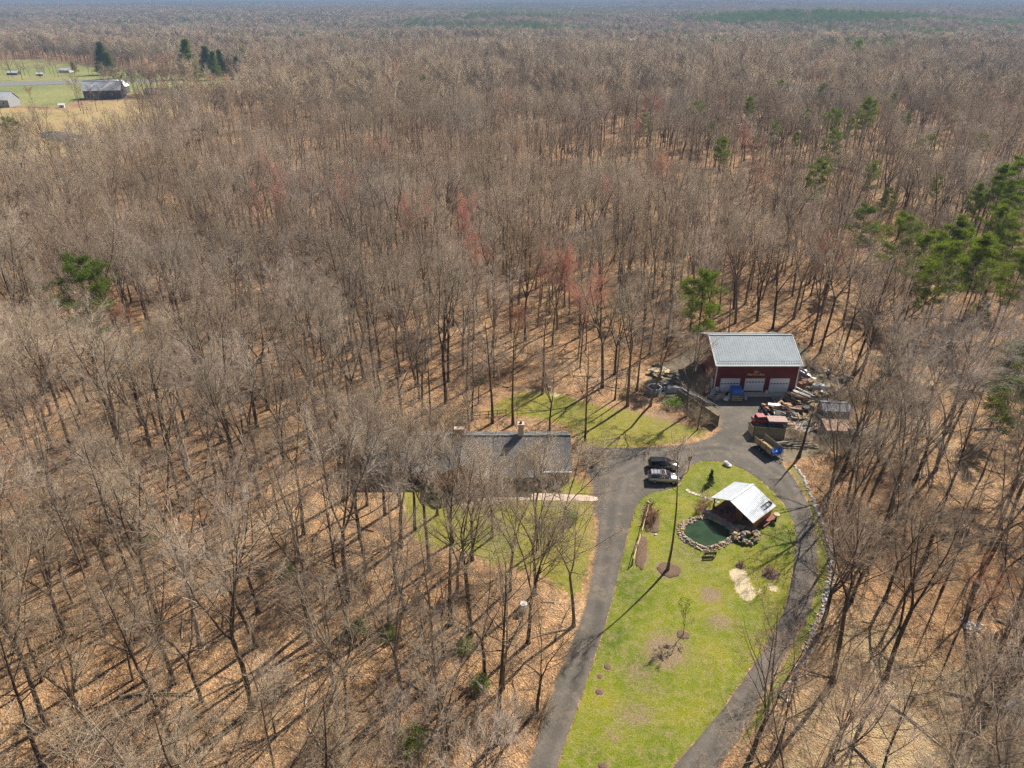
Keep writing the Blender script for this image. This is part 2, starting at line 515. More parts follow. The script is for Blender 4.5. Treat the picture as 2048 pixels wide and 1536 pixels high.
def terrain(x, y):
    x = np.asarray(x, float); y = np.asarray(y, float)
    d = np.hypot(x, y)
    a = np.clip((d - 650) / 900, 0, 1)
    z = a * (14 * (vnoise(x, y, 520, 3) - .5) + 10 * (vnoise(x, y, 1300, 5) - .55))
    z -= 10 * np.exp(-((y - 0.12 * x - 2000) / 480) ** 2)
    z += 24 * np.exp(-((x - 917) ** 2 + (y - 2420) ** 2) / 330 ** 2)
    b = np.clip((d - 2600) / 9000, 0, 1)
    z = z * (1 - .6 * b) + b * (34 + 26 * vnoise(x, y, 3600, 9))
    z += 26 * np.exp(-((x - 1590) ** 2 + (y - 6000) ** 2) / 700 ** 2)
    return z

def spaced(lo, hi, n, c, k):
    t = np.linspace(-1, 1, n)
    s = np.sinh(k * t) / math.sinh(k)
    return np.where(s < 0, c + s * (c - lo), c + s * (hi - c))

gx = spaced(-30000, 30000, 190, 0, 7.0)
gy = spaced(-400, 42000, 230, 90, 7.0)
GX, GY = np.meshgrid(gx, gy)
V = np.stack([GX, GY, terrain(GX, GY)], -1).reshape(-1, 3)
nx, ny = len(gx), len(gy)
ii = (np.arange(ny - 1)[:, None] * nx + np.arange(nx - 1)[None]).ravel()
Q = np.stack([ii, ii + 1, ii + nx + 1, ii + nx], 1)
V_GROUND = V
gm = np_mesh('ground', V, [Q], [LITTER], True)
STRAW = GP([(1560, 1400), (1640, 1230), (1720, 1190), (1800, 1260), (1900, 1330), (2100, 1380), (2150, 1650), (1450, 1650)])
sa = gm.attributes.new('straw', 'FLOAT', 'POINT')
_e = edge_dist(STRAW, V[:, 0], V[:, 1])
sa.data.foreach_set('value', np.where(inside(STRAW, V[:, 0], V[:, 1]), np.clip(_e / 4, 0, 1), 0).astype(np.float32))
ground = tag(link('ground', gm), kind='structure')

def sheet(name, polys, z, mat, cell, soft=2.0, holes=(), attrs=None, smooth_it=0, across=None):
    """flat sheet filling the union of polygons, with a distance-to-edge attribute"""
    P = np.array([p for q in polys for p in q])
    x0, y0 = P.min(0) - cell; x1, y1 = P.max(0) + cell
    xs = np.arange(x0, x1 + cell, cell); ys = np.arange(y0, y1 + cell, cell)
    cx = (xs[:-1] + xs[1:]) / 2; cy = (ys[:-1] + ys[1:]) / 2
    CX, CY = np.meshgrid(cx, cy)
    m = np.zeros(CX.shape, bool)
    for q in polys: m |= inside(q, CX, CY)
    for q in holes: m &= ~inside(q, CX, CY)
    r, c = np.nonzero(m)
    w = len(xs)
    base = r * w + c
    Qd = np.stack([base, base + 1, base + w + 1, base + w], 1)
    used, inv = np.unique(Qd.ravel(), return_inverse=True)
    Qd = inv.reshape(-1, 4)
    VX = xs[used % w]; VY = ys[used // w]
    if smooth_it:
        cnt = np.bincount(Qd.ravel(), minlength=len(used))
        bd = cnt < 4
        E = np.concatenate([Qd[:, [0, 1]], Qd[:, [1, 2]], Qd[:, [2, 3]], Qd[:, [3, 0]]])
        Es = np.sort(E, 1); key = Es[:, 0].astype(np.int64) * len(used) + Es[:, 1]
        uk, uc = np.unique(key, return_counts=True)
        be = uk[uc == 1]; a = be // len(used); b2 = be % len(used)
        for _ in range(smooth_it):
            sx = np.zeros(len(used)); sy = np.zeros(len(used)); n = np.zeros(len(used))
            for s, t in ((a, b2), (b2, a)):
                np.add.at(sx, s, VX[t]); np.add.at(sy, s, VY[t]); np.add.at(n, s, 1)
            k = n > 0
            VX = np.where(k, VX * .4 + .6 * sx / np.maximum(n, 1), VX)
            VY = np.where(k, VY * .4 + .6 * sy / np.maximum(n, 1), VY)
    V = np.stack([VX, VY, np.full(len(VX), z)], 1)
    me = np_mesh(name, V, [Qd], [mat])
    ed = np.full(len(VX), 1e9)
    for q in polys: ed = np.minimum(ed, np.where(inside(q, VX, VY), edge_dist(q, VX, VY), 1e9))
    ed = np.where(ed > 1e8, 0, ed)
    a_ = me.attributes.new('edge', 'FLOAT', 'POINT')
    a_.data.foreach_set('value', np.clip(ed / soft, 0, 1).astype(np.float32))
    for k, fn in (attrs or {}).items():
        a_ = me.attributes.new(k, 'FLOAT', 'POINT')
        a_.data.foreach_set('value', fn(VX, VY).astype(np.float32))
    return tag(link(name, me), kind='structure')

def blobs(spots):
    """soft patches: (photo x, photo y, radius x px, radius y px, weight)"""
    S = []
    for px, py, rx, ry, w in spots:
        c = G(px, py); a = G(px + rx, py); b = G(px, py + ry)
        S.append((c[0], c[1], abs(a[0] - c[0]) + .1, abs(b[1] - c[1]) + .1, w))
    def fn(X, Y):
        v = np.zeros(X.shape)
        for x, y, a, b, w in S:
            v = np.maximum(v, w * np.clip(1.35 - np.hypot((X - x) / a, (Y - y) / b) * .8, 0, 1))
        return v
    return fn

BARE_ISLAND = blobs([(1330, 1300, 48, 42, .72), (1422, 1190, 26, 20, .68), (1440, 1245, 28, 20, .6), (1275, 1345, 36, 28, .5), (1270, 1430, 48, 28, .56), (1230, 1470, 32, 20, .5), (1310, 1380, 30, 22, .42), (1420, 1330, 30, 24, .36), (1180, 1500, 24, 16, .4), (1340, 1470, 28, 18, .36),
    (1335, 1140, 24, 16, .9), (1366, 1270, 12, 9, .9), (1400, 1125, 35, 25, .4), (1360, 1110, 40, 30, .42), (1283, 1105, 12, 26, .9), (1300, 1040, 14, 28, .8), (1215, 1334, 8, 6, 1), (1199, 1352, 6, 5, .8), (1198, 1384, 8, 6, 1), (1205, 1532, 10, 6, 1),
    (1481, 1132, 9, 7, .9), (1541, 1148, 16, 14, .9), (1405, 1018, 16, 14, .6), (1290, 1385, 20, 14, .45), (1250, 1300, 14, 10, .4), (1380, 1240, 20, 12, .35)])
SAND_ISLAND = blobs([(1478, 1152, 18, 14, .9), (1490, 1180, 17, 20, .95), (1545, 1175, 14, 10, .62), (1520, 1183, 8, 10, .55)])
sheet('lawn', [ISLAND + []], .030, LAWN, .5, .18, attrs={'bare': BARE_ISLAND, 'sand': SAND_ISLAND})
sheet('verge', [VERGE], .034, LAWN, .5, 1.6, attrs={'bare': blobs([(1600, 955, 14, 20, .5), (1640, 1200, 8, 40, .4)]), 'sand': blobs([(0, 0, 1, 1, 0)])})
sheet('front_lawn', [FRONT_LAWN], .026, BACKLAWN, .7, 5, attrs={'bare': blobs([(960, 1010, 60, 12, .45)]), 'sand': blobs([(0, 0, 1, 1, 0)])})
sheet('back_lawn', [BACK_LAWN], .022, BACKLAWN, .7, 6, attrs={'bare': blobs([(1330, 830, 40, 20, .55), (1060, 780, 40, 12, .5)]), 'sand': blobs([(1110, 790, 14, 8, .55)])})
sheet('pasture', [FIELD_A], .25, FIELD, 5, 22, attrs={'bare': blobs([(0, 0, 1, 1, 0)]), 'sand': blobs([(0, 0, 1, 1, 0)])})
sheet('meadow', [FIELD_B], .18, DRYFIELD, 5, 20, attrs={'bare': blobs([(0, 0, 1, 1, 0)]), 'sand': blobs([(0, 0, 1, 1, 0)])})
sheet('yard_dirt', [smooth_poly(YARD, 1)], .014, DIRT, .6, 5, attrs={'bare': blobs([(1640, 830, 60, 40, .45)]), 'sand': blobs([(0, 0, 1, 1, 0)])})
CENTRE = np.array(GP([(1085, 1536), (1140, 1400), (1190, 1260), (1215, 1120), (1225, 1010), (1240, 950), (1330, 905), (1430, 895), (1500, 905), (1560, 950), (1598, 1010), (1614, 1090), (1607, 1190), (1570, 1290), (1500, 1400), (1395, 1536)]))
def across(X, Y):
    d = np.full(X.shape, 1e9); sg = np.zeros(X.shape)
    for i in range(len(CENTRE) - 1):
        a, b = CENTRE[i], CENTRE[i + 1]
        v = b - a; L = v @ v
        t = np.clip(((X - a[0]) * v[0] + (Y - a[1]) * v[1]) / L, 0, 1)
        ex = X - a[0] - t * v[0]; ey = Y - a[1] - t * v[1]
        dd = np.hypot(ex, ey); s = np.sign(v[0] * ey - v[1] * ex)
        k = dd < d
        d = np.where(k, dd, d); sg = np.where(k, s * dd, sg)
    return np.clip(np.abs(sg) / 2.4, 0, 1)
sheet('driveway', [DRIVE_ALL], .048, DRIVE, .3, 1, holes=[ISLAND], smooth_it=4, attrs={'across': across})
# ------------------------------------------------------------------ trees
def norm(v):
    return v / np.maximum(np.linalg.norm(v, axis=-1, keepdims=True), 1e-9)

def run_lines(g, pos, d, L, n, trop, wob, r0, r1, droop=None):
    """grow m polylines of n points from pos (m,3) along d (m,3)"""
    m = len(pos)
    P = np.zeros((m, n, 3)); P[:, 0] = pos
    d = norm(d)
    step = (L / (n - 1))[:, None]
    up = np.array([0, 0, 1.0])
    for j in range(1, n):
        P[:, j] = P[:, j - 1] + d * step
        d = norm(d + trop * up + wob * g.normal(size=(m, 3)))
    t = np.linspace(0, 1, n)[None]
    Rr = r0[:, None] * (1 - t) + r1[:, None] * t
    return P, Rr

def spawn(g, P, Rr, k, t0, t1, ang, angj, Lf, Lt, n, trop, wob, rf, rmin, tip=.35, flat=0.0):
    m, np_, _ = P.shape
    plen = np.linalg.norm(np.diff(P, axis=1), axis=2).sum(1)
    t = t0 + (t1 - t0) * (np.arange(k)[None] + g.random((m, k))) / k
    f = t * (np_ - 1); i0 = np.minimum(f.astype(int), np_ - 2); fr = (f - i0)[..., None]
    mi = np.arange(m)[:, None]
    A = P[mi, i0]; B = P[mi, i0 + 1]
    pos = A + (B - A) * fr
    dr = norm(B - A)
    ra = Rr[mi, i0] * (1 - fr[..., 0]) + Rr[mi, i0 + 1] * fr[..., 0]
    rv = g.normal(size=(m, k, 3))
    if flat: rv[..., 2] *= (1 - flat)
    pr = norm(rv - (rv * dr).sum(-1, keepdims=True) * dr)
    a = np.radians(ang + angj * g.normal(size=(m, k)))[..., None]
    d = dr * np.cos(a) + pr * np.sin(a)
    L = plen[:, None] * Lf * (1 - Lt * t) * (.65 + .7 * g.random((m, k)))
    r0 = np.maximum(ra * rf, rmin)
    return run_lines(g, pos.reshape(-1, 3), d.reshape(-1, 3), L.ravel(), n, trop, wob, r0.ravel(), np.maximum(r0 * tip, rmin * .5).ravel())

def tubes(P, Rr, sides):
    """open tubes round m polylines -> verts, quads"""
    m, n, _ = P.shape
    T = np.gradient(P, axis=1); T = norm(T)
    ov = norm(P[:, -1] - P[:, 0])
    ref = np.where(np.abs(ov[:, 2:3]) > .9, np.array([[1.0, 0, 0]]), np.array([[0, 0, 1.0]]))[:, None]
    A = norm(np.cross(T, np.broadcast_to(ref, T.shape)))
    B = np.cross(T, A)
    th = 2 * np.pi * np.arange(sides) / sides
    V = P[:, :, None] + Rr[:, :, None, None] * (A[:, :, None] * np.cos(th)[:, None] + B[:, :, None] * np.sin(th)[:, None])
    b = (np.arange(m)[:, None, None] * n + np.arange(n - 1)[None, :, None]) * sides
    s = np.arange(sides)[None, None]; s2 = (s + 1) % sides
    Q = np.stack([b + s, b + s2, b + sides + s2, b + sides + s], -1).reshape(-1, 4)
    return V.reshape(-1, 3), Q

def cones(P, Rr):
    """last twigs: three-sided spikes"""
    p0 = P[:, 0]; p1 = P[:, -1]
    d = norm(p1 - p0)
    ref = np.where(np.abs(d[:, 2:3]) > .9, np.array([[1.0, 0, 0]]), np.array([[0, 0, 1.0]]))
    A = norm(np.cross(d, ref)); B = np.cross(d, A)
    th = 2 * np.pi * np.arange(3) / 3
    ring = p0[:, None] + Rr[:, 0][:, None, None] * (A[:, None] * np.cos(th)[:, None] + B[:, None] * np.sin(th)[:, None])
    V = np.concatenate([ring, p1[:, None]], 1).reshape(-1, 3)
    b = np.arange(len(p0))[:, None] * 4
    Tq = np.concatenate([b + [0, 1, 3], b + [1, 2, 3], b + [2, 0, 3]], 0)
    return V, Tq

def combine(parts):
    """parts: (V, faces) -> one V and face arrays grouped by size"""
    Vs = []; F3 = []; F4 = []; o = 0
    for V, Fc in parts:
        Vs.append(V)
        (F3 if Fc.shape[1] == 3 else F4).append(Fc + o)
        o += len(V)
    out = []
    if F3: out.append(np.concatenate(F3))
    if F4: out.append(np.concatenate(F4))
    return np.concatenate(Vs), out

def bare_tree_mesh(seed, h, bole, r, forks, limbs, lang, spread, k2=7, k3=5, k4=4, tw=1.0, crown_mat=None, trunk_mat=None, name='bare_tree', lean=0.0):
    g = np.random.default_rng(seed)
    # bole
    hb = h * bole; r = r * 1.05
    P0, R0 = run_lines(g, np.zeros((1, 3)), np.array([[lean, 0, 1.0]]), np.array([hb if forks > 1 else h * .97]), 12, .05, .025, np.array([r]), np.array([r * (.72 if forks > 1 else .12)]))
    R0[:, 0] *= 1.45; R0[:, 1] *= 1.06
    parts_t = [tubes(P0, R0, 8)]
    if forks > 1:
        az = 2 * np.pi * (np.arange(forks) / forks + g.random() * .9) + .5 * g.normal(size=forks)
        a = np.radians(g.uniform(11, 27, forks))
        d = np.stack([np.sin(a) * np.cos(az), np.sin(a) * np.sin(az), np.cos(a)], 1)
        top = P0[0, -1]
        Ld = (h - hb) * g.uniform(.85, 1.05, forks) / np.cos(a) * .95
        PL, RL = run_lines(g, np.repeat(top[None], forks, 0), d, Ld, 10, .09, .07, np.full(forks, r * .62 / forks ** .25), np.full(forks, .022))
        parts_t.append(tubes(PL, RL, 6))
        P1, R1 = spawn(g, PL, RL, limbs, .10, .93, lang, 9, spread, .45, 7, .075, .07, .62, .022, .3)
    else:
        P1, R1 = spawn(g, P0, R0, limbs, bole, .97, lang, 10, spread, .35, 7, .085, .06, .52, .022, .3)
    parts_t.append(tubes(P1, R1, 5))
    # a few dead stubs and low thin branches on the bole
    PS, RS = spawn(g, P0, R0, 5, .3, .95 if forks > 1 else bole, 65, 12, .13, 0, 4, .03, .10, .18, .02, .3)
    parts_t.append(tubes(PS, RS, 4))
    P1 = np.concatenate([P1, PL[:, ::1][:, -7:] if forks > 1 else P1[:0], ], 0)
    R1 = np.concatenate([R1, RL[:, -7:] if forks > 1 else R1[:0]], 0)
    P2, R2 = spawn(g, P1, R1, k2, .30, 1.0, 40, 11, .46, .40, 5, .07, .09, .6, .012 * tw, .4)
    P3, R3 = spawn(g, P2, R2, k3, .25, 1.0, 44, 12, .52, .25, 4, .06, .12, .6, .0075 * tw, .6)
    parts_c = [tubes(P2, R2, 4), tubes(P3, R3, 3)]
    PS3, RS3 = spawn(g, PS, RS, 4, .2, 1.0, 40, 12, .5, .3, 3, .05, .1, .5, .009 * tw, .5)
    parts_c.append(tubes(PS3, RS3, 3))
    P4, R4 = spawn(g, np.concatenate([P3, P2[:, ::1][:, :4]]), np.concatenate([R3, R2[:, :4]]), k4, .15, 1.0, 40, 14, .62, .2, 2, 0, 0, .75, .0043 * tw, .3)
    parts_c.append(cones(P4, R4))
    Vt, Ft = combine(parts_t); Vc, Fc = combine(parts_c)
    mt = np_mesh(name + '_trunk', Vt, Ft, [trunk_mat or TRUNK], True)
    mc = np_mesh(name + '_crown', Vc, Fc, [crown_mat or TWIG])
    return mt, mc

SPEC = [  # seed, height, bole, radius, forks, limbs, limb angle, spread
    (1, 23, .48, .25, 1, 14, 50, .30), (2, 21, .40, .27, 3, 6, 42, .55), (3, 24, .50, .25, 2, 9, 44, .50), (4, 19, .34, .28, 4, 5, 42, .58),
    (5, 23, .48, .21, 1, 14, 42, .25), (6, 20, .42, .24, 2, 9, 50, .60), (7, 24, .44, .28, 3, 6, 40, .48), (8, 18, .38, .16, 1, 13, 46, .30),
    (9, 22, .50, .23, 2, 9, 42, .54), (10, 18, .32, .22, 3, 6, 46, .56)]
VARIANTS = [bare_tree_mesh(*s) for s in SPEC]
REDV = [bare_tree_mesh(40 + i, 20, .4, .18, 2 + i % 2, 7, 36, .46, 8, 6, 7, 1.7, REDTWIG, TRUNK, 'red_maple') for i in range(2)]
DENSEV = [bare_tree_mesh(90 + i, 20 + i, .36, .24, 3 + i % 2, 6, 44, .55, 8, 6, 6, 1.15, None, None, 'dense_tree') for i in range(3)]
FROSTV = [bare_tree_mesh(95 + i, 19 + 2 * i, .38, .22, 3, 6, 44, .52, 8, 6, 5, 1.1, FROST, TRUNK, 'pale_crowned') for i in range(2)]
PALEV = [bare_tree_mesh(60, 22, .42, .24, 3, 5, 40, .42, 6, 5, 4, 1.0, PALE, PALE, 'pale_tree')]

def sapling_mesh(seed, h, r, k):
    g = np.random.default_rng(seed)
    P0, R0 = run_lines(g, np.zeros((1, 3)), np.array([[.05 * g.normal(), .05 * g.normal(), 1.0]]), np.array([h]), 9, .03, .045, np.array([r]), np.array([.012]))
    P1, R1 = spawn(g, P0, R0, k, .28, .98, 42, 10, .30, .5, 5, .06, .08, .6, .010, .4)
    P2, R2 = spawn(g, P1, R1, 5, .2, 1, 40, 10, .45, .3, 3, .05, .1, .6, .007, .5)
    P3, R3 = spawn(g, P2, R2, 4, .2, 1, 40, 10, .6, .3, 2, 0, 0, .7, .0055, .5)
    V, Fc = combine([tubes(P0, R0, 5), tubes(P1, R1, 4), tubes(P2, R2, 3), cones(P3, R3)])
    return np_mesh('sapling', V, Fc, [TWIG if seed % 3 else TRUNK])
SAPLINGS = [sapling_mesh(100 + i, h, r, k) for i, (h, r, k) in enumerate([(9, .055, 14), (12, .075, 16), (6, .04, 12), (14, .085, 14), (7.5, .05, 16)])]

def brush_mesh(seed, h, n, mat, wide=.45, tw=1.0, k1=6, k2=5):
    g = np.random.default_rng(seed)
    az = g.random(n) * 2 * np.pi; rr = np.sqrt(g.random(n)) * h * .22
    pos = np.stack([rr * np.cos(az), rr * np.sin(az), np.zeros(n)], 1)
    d = np.stack([wide * np.cos(az), wide * np.sin(az), np.ones(n)], 1) + g.normal(size=(n, 3)) * .15
    P0, R0 = run_lines(g, pos, d, h * g.uniform(.6, 1.05, n), 5, .02, .09, np.full(n, .022 * tw), np.full(n, .008 * tw))
    P1, R1 = spawn(g, P0, R0, k1, .2, 1, 40, 12, .42, .3, 3, .04, .1, .6, .007 * tw, .5)
    P2, R2 = spawn(g, P1, R1, k2, .2, 1, 42, 12, .5, .2, 2, 0, 0, .8, .006 * tw, .5)
    V, Fc = combine([tubes(P0, R0, 4), tubes(P1, R1, 3), cones(P2, R2)])
    return np_mesh('brush', V, Fc, [mat])
BRUSH = [brush_mesh(140 + i, h, n, TWIG) for i, (h, n) in enumerate([(2.4, 9), (3.2, 10), (1.6, 12)])]

def needle_tris(g, C, n, size, sx):
    """n thin leaf faces round each of the centres C (m,3) with spread sx"""
    m = len(C)
    c = np.repeat(C, n, 0) + g.normal(size=(m * n, 3)) * sx
    d = norm(g.normal(size=(m * n, 3)) + np.array([0, 0, .55]))
    s = norm(np.cross(d, g.normal(size=(m * n, 3))))
    L = size * g.uniform(.7, 1.3, (m * n, 1))
    V = np.stack([c - s * L * .2, c + s * L * .2, c + d * L], 1).reshape(-1, 3)
    T = np.arange(m * n * 3).reshape(-1, 3)
    return V, T

def pine_mesh(seed, h, bare, wide, nb, clumps, per, size, mat, conical=False, name='pine_tree'):
    g = np.random.default_rng(seed)
    P0, R0 = run_lines(g, np.zeros((1, 3)), np.array([[.0, .0, 1.0]]), np.array([h]), 14, .05, .02, np.array([h * .0105]), np.array([.03]))
    t = bare + (1 - bare) * (np.arange(nb) + g.random(nb)) / nb * .97
    az = np.arange(nb) * 2.4 + g.normal(size=nb) * .5
    prof = (1 - (t - bare) / (1 - bare)) if conical else np.sin(np.clip((t - bare) / (1 - bare) * 2.35 + .55, 0, 3.0))
    L = wide * np.maximum(prof, .16) * g.uniform(.65, 1.15, nb)
    i0 = np.minimum((t * 13).astype(int), 12)
    pos = P0[0, i0] + (P0[0, i0 + 1] - P0[0, i0]) * (t * 13 - i0)[:, None]
    el = np.radians(g.uniform(-8, 25, nb) + (0 if conical else 18 * (t - bare)))
    d = np.stack([np.cos(az) * np.cos(el), np.sin(az) * np.cos(el), np.sin(el)], 1)
    P1, R1 = run_lines(g, pos, d, L, 5, .06, .06, np.full(nb, .05), np.full(nb, .018))
    P2, R2 = spawn(g, P1, R1, clumps, .18, 1.0, 48, 14, .36, .3, 3, .10, .06, .5, .012, .5, .6)
    # dead snags under the crown
    PS, RS = spawn(g, P0, R0, 8, .25, bare + .05, 80, 10, .07, 0, 3, 0, .05, .15, .018, .4)
    C = np.concatenate([P2[:, 1], P2[:, 2], P1[:, -1], P1[:, -2], P1[:, -3]])
    Vn, Tn = needle_tris(g, C, per, size, np.array([.40, .40, .14]) * (1.0 if size < .3 else size / .3) * (1.0 if not conical else .9))
    Vt, Ft = combine([tubes(P0, R0, 8), tubes(P1, R1, 4), tubes(PS, RS, 4)])
    Vc, Fc = combine([(Vn, Tn)])
    return np_mesh(name + '_trunk', Vt, Ft, [TRUNK], True), np_mesh(name + '_crown', Vc, Fc, [mat])
PINES = [pine_mesh(201, 20, .52, 4.4, 20, 7, 46, .27, NEEDLE), pine_mesh(202, 18, .45, 4.0, 21, 7, 44, .27, NEEDLE), pine_mesh(203, 22, .56, 3.6, 20, 7, 46, .27, NEEDLE), pine_mesh(204, 17, .38, 4.8, 23, 7, 44, .28, NEEDLE)]
SPRUCES = [pine_mesh(221, 18, .06, 4.6, 70, 5, 20, .42, SPRUCE, True, 'spruce'), pine_mesh(222, 20, .12, 4.8, 64, 5, 20, .42, NEEDLE, True, 'spruce')]

def far_tree_mesh(seed, n_cr, span, mat, twig_r=.075, ntw=130, pine=False):
    """a few whole trees for the woods far off, seen only as a mass"""
    g = np.random.default_rng(seed)
    parts = []
    for k in range(n_cr):
        x, y = (g.random(2) - .5) * span if n_cr > 1 else (0, 0)
        h = g.uniform(17, 25)
        base = np.array([[x, y, 0.0]])
        P0, R0 = run_lines(g, base, np.array([[0, 0, 1.0]]), np.array([h * .8]), 4, 0, .03, np.array([.24]), np.array([.1]))
        parts.append(tubes(P0, R0, 4))
        if pine:
            c = base + np.array([0, 0, h * .62]) + g.normal(size=(22, 3)) * np.array([2.0, 2.0, h * .15])
            parts.append(needle_tris(g, c, 14, 1.5, np.array([.9, .9, .5])))
        else:
            n1 = 12
            P1, R1 = spawn(g, P0, R0, n1, .5, 1.0, 34, 12, .52, .3, 3, .1, .1, .5, .06, .4)
            P2, R2 = spawn(g, P1, R1, max(2, ntw // n1), .2, 1, 36, 14, .5, .3, 2, 0, 0, .6, twig_r, .3)
            parts += [tubes(P1, R1, 3), cones(P2, R2)]
    V, Fc = combine(parts)
    return np_mesh('far_tree', V, Fc, [mat])
FAR1 = [far_tree_mesh(300 + i, 1, 0, FARTWIG, .05, 300) for i in range(5)] + [far_tree_mesh(310 + i, 1, 0, FARTWIG, .11, 260) for i in range(4)]
FAR2 = [far_tree_mesh(320 + i, 9, 26, FARTWIG, .11, 80) for i in range(4)]
FARP = [far_tree_mesh(340 + i, 3, 13, FARPINE, pine=True) for i in range(3)]

# ---- where trees stand
def scatter(n, x0, x1, y0, y1, mind, g):
    """dart throwing with a minimum spacing"""
    cell = mind; grid = {}
    out = []
    X = g.uniform(x0, x1, n); Y = g.uniform(y0, y1, n)
    bl = blocked(X, Y)
    for x, y, b in zip(X, Y, bl):
        if b: continue
        i, j = int(x // cell), int(y // cell)
        ok = True
        for a in (i - 1, i, i + 1):
            for c in (j - 1, j, j + 1):
                for (u, v) in grid.get((a, c), ()):
                    if (u - x) ** 2 + (v - y) ** 2 < mind * mind:
                        ok = False; break
                if not ok: break
            if not ok: break
        if ok:
            grid.setdefault((i, j), []).append((x, y)); out.append((x, y))
    return out

gS = np.random.default_rng(5)
near = scatter(16000, -190, 190, 22, 240, 4.5, gS)
near = [(x, y) for x, y in near if abs(x) < 45 + .80 * y]
ORD = ['first', 'second', 'third', 'fourth', 'fifth', 'sixth', 'seventh', 'eighth', 'ninth', 'tenth', 'eleventh', 'twelfth', 'thirteenth', 'fourteenth', 'fifteenth',
       'sixteenth', 'seventeenth', 'eighteenth', 'nineteenth', 'twentieth']

def put_tree(name, meshes, x, y, rz, s, tilt=(0, 0), z=0.0, label=None, cat='tree', group=None):
    o = link(name, None, None, (x, y, z - .05), (tilt[0], tilt[1], rz), s)
    o.empty_display_size = .5
    link('trunk', meshes[0], o)
    link('crown', meshes[1], o)
    tag(o, label, cat, group)
    return o

# trees that can be told apart in the photograph: base in the photo, kind, scale, turn, tilt
MANUAL = [
    (941, 1272, 6, 1.0, .3, (.0, .0), 'stout straight bare tree in front of the house lawn, left of the white barrel'),
    (1056, 1286, 20, .98, 1.1, (.0, .07), 'vase-shaped bare tree just right of the white barrel'),
    (808, 1223, 5, .92, 2.0, (.0, -.04), 'crooked bare tree at the lower left corner of the front lawn'),
    (859, 1140, 8, .98, 2.4, (.0, .0), 'twin-trunked bare tree on the front lawn below the walkway'),
    (871, 1363, 4, .95, .8, (.0, .0), 'slim bare tree with small side shoots below the front lawn'),
    (969, 1349, 9, .95, .2, (.0, .0), 'forked bare tree near the bottom of the wood left of the driveway'),
    (1007, 1377, 7, .95, 1.9, (.0, .0), 'thin bare tree nearest the left drive, below the white barrel'),
    (1085, 788, 4, .92, 2.9, (.0, .0), 'lone slim bare tree on the sunny grass behind the house'),
    (985, 846, 0, .96, .9, (.0, .0), 'tall bare tree by the rail fence behind the house roof'),
    (1170, 882, 7, 1.05, 4.0, (.0, .0), 'slender bare tree at the right gable end of the house'),
    (1255, 812, 6, .98, 3.3, (.0, .05), 'big bare tree with dark trunk at the edge of the back grass'),
    (1651, 1022, 1, .95, .6, (.0, .05), 'bare tree rooted just outside the white stone row'),
    (1771, 1356, 6, .95, 2.2, (.0, .03), 'thick-stemmed bare tree in the straw glade right of the drive'),
    (1500, 1520, 3, .92, .7, (.0, .08), 'many-stemmed bare tree beside the drive at the bottom edge'),
    (1672, 1098, 8, .9, 5.1, (.0, .04), 'leaning twin bare tree close to the middle of the stone row'),
    (1395, 860, 7, .62, 1.0, (.0, .0), 'small bare tree in the brush beside the left fence'),
    (1372, 832, 20, .82, 2.0, (.0, .0), 'spreading bare tree over the left fence, shading the parking area'),
    (1020, 1180, 21, .9, 4.2, (.0, .0), 'bare spreading tree in the middle of the front lawn'),
    (1125, 1075, 9, .85, 2.2, (.0, .0), 'bare tree on the front lawn just under the pink walkway'),
    (905, 1085, 22, .88, 5.5, (.0, .0), 'broad bare tree whose branches cross the house gable'),
    (1640, 706, 2, 1.0, 1.3, (.0, .0), 'tall bare tree behind the right corner of the barn'),
    (1622, 690, 6, .95, 4.3, (.0, .0), 'bare tree close behind the barn, right of its ridge end'),
    (945, 1120, 20, .95, 1.4, (.0, .0), 'bare spreading tree left of the stout tree on the lawn'),
    (1075, 1100, 20, .9, 2.8, (.0, .0), 'bare tree on the lawn whose crown veils the porch'),
    (985, 1075, 9, .95, .5, (.0, .0), 'low-forked bare tree in front of the gable, below the walkway'),
    (735, 1010, 20, .95, 1.5, (.0, .0), 'dense bare tree left of the house end, nearest its wall'),
    (800, 1010, 22, .9, 2.7, (.0, .0), 'dense bare tree close in front of the left half of the house'),
    (875, 1030, 21, .88, 4.0, (.0, .0), 'dense bare tree close in front of the front gable, left side'),
    (720, 1075, 21, 1.0, .4, (.0, .0), 'dense bare tree below the left house end at the lawn corner'),
    (770, 1030, 21, .95, 5.0, (.0, .0), 'broad bare tree veiling the left end of the house roof'),
    (830, 1060, 22, .9, 3.9, (.0, .0), 'bare tree at the left end of the front lawn'),
]
man_xy = []
for px, py, vi, s, rz, tl, lb in MANUAL:
    x, y, _ = G(px, py)
    man_xy.append((x, y))
    put_tree('bare_tree', VARIANTS[vi] if vi < 20 else DENSEV[vi - 20], x, y, rz, s, tl, label=lb, group='bare trees standing clear')
# the thin tree on its mulch ring
x, y, _ = G(1335, 1140)
man_xy.append((x, y))
put_tree('bare_tree', bare_tree_mesh(77, 19.5, .66, .17, 1, 11, 34, .26, 7, 6, 6, .95, lean=.0), x, y, .4, 1.0, (.0, .045), label='tall slender bare tree on the mulch ring beside the pond')
x, y, _ = G(1597, 915)
man_xy.append((x, y))
put_tree('bare_tree', bare_tree_mesh(79, 11, .72, .25, 1, 5, 40, .22, 4, 3, 3), x, y, .4, 1.0, (.0, .12), label='leaning broken-topped bare tree beside the drive behind the trailer')
x, y, _ = G(1366, 1270)
_yt = bare_tree_mesh(78, 5.6, .25, .045, 1, 14, 40, .34, 4, 4, 3, .8)
_co = np.zeros(len(_yt[1].vertices) * 3, np.float32); _yt[1].vertices.foreach_get('co', _co); _co = _co.reshape(-1, 3)
_pick = _co[np.random.default_rng(3).integers(0, len(_co), 650)]
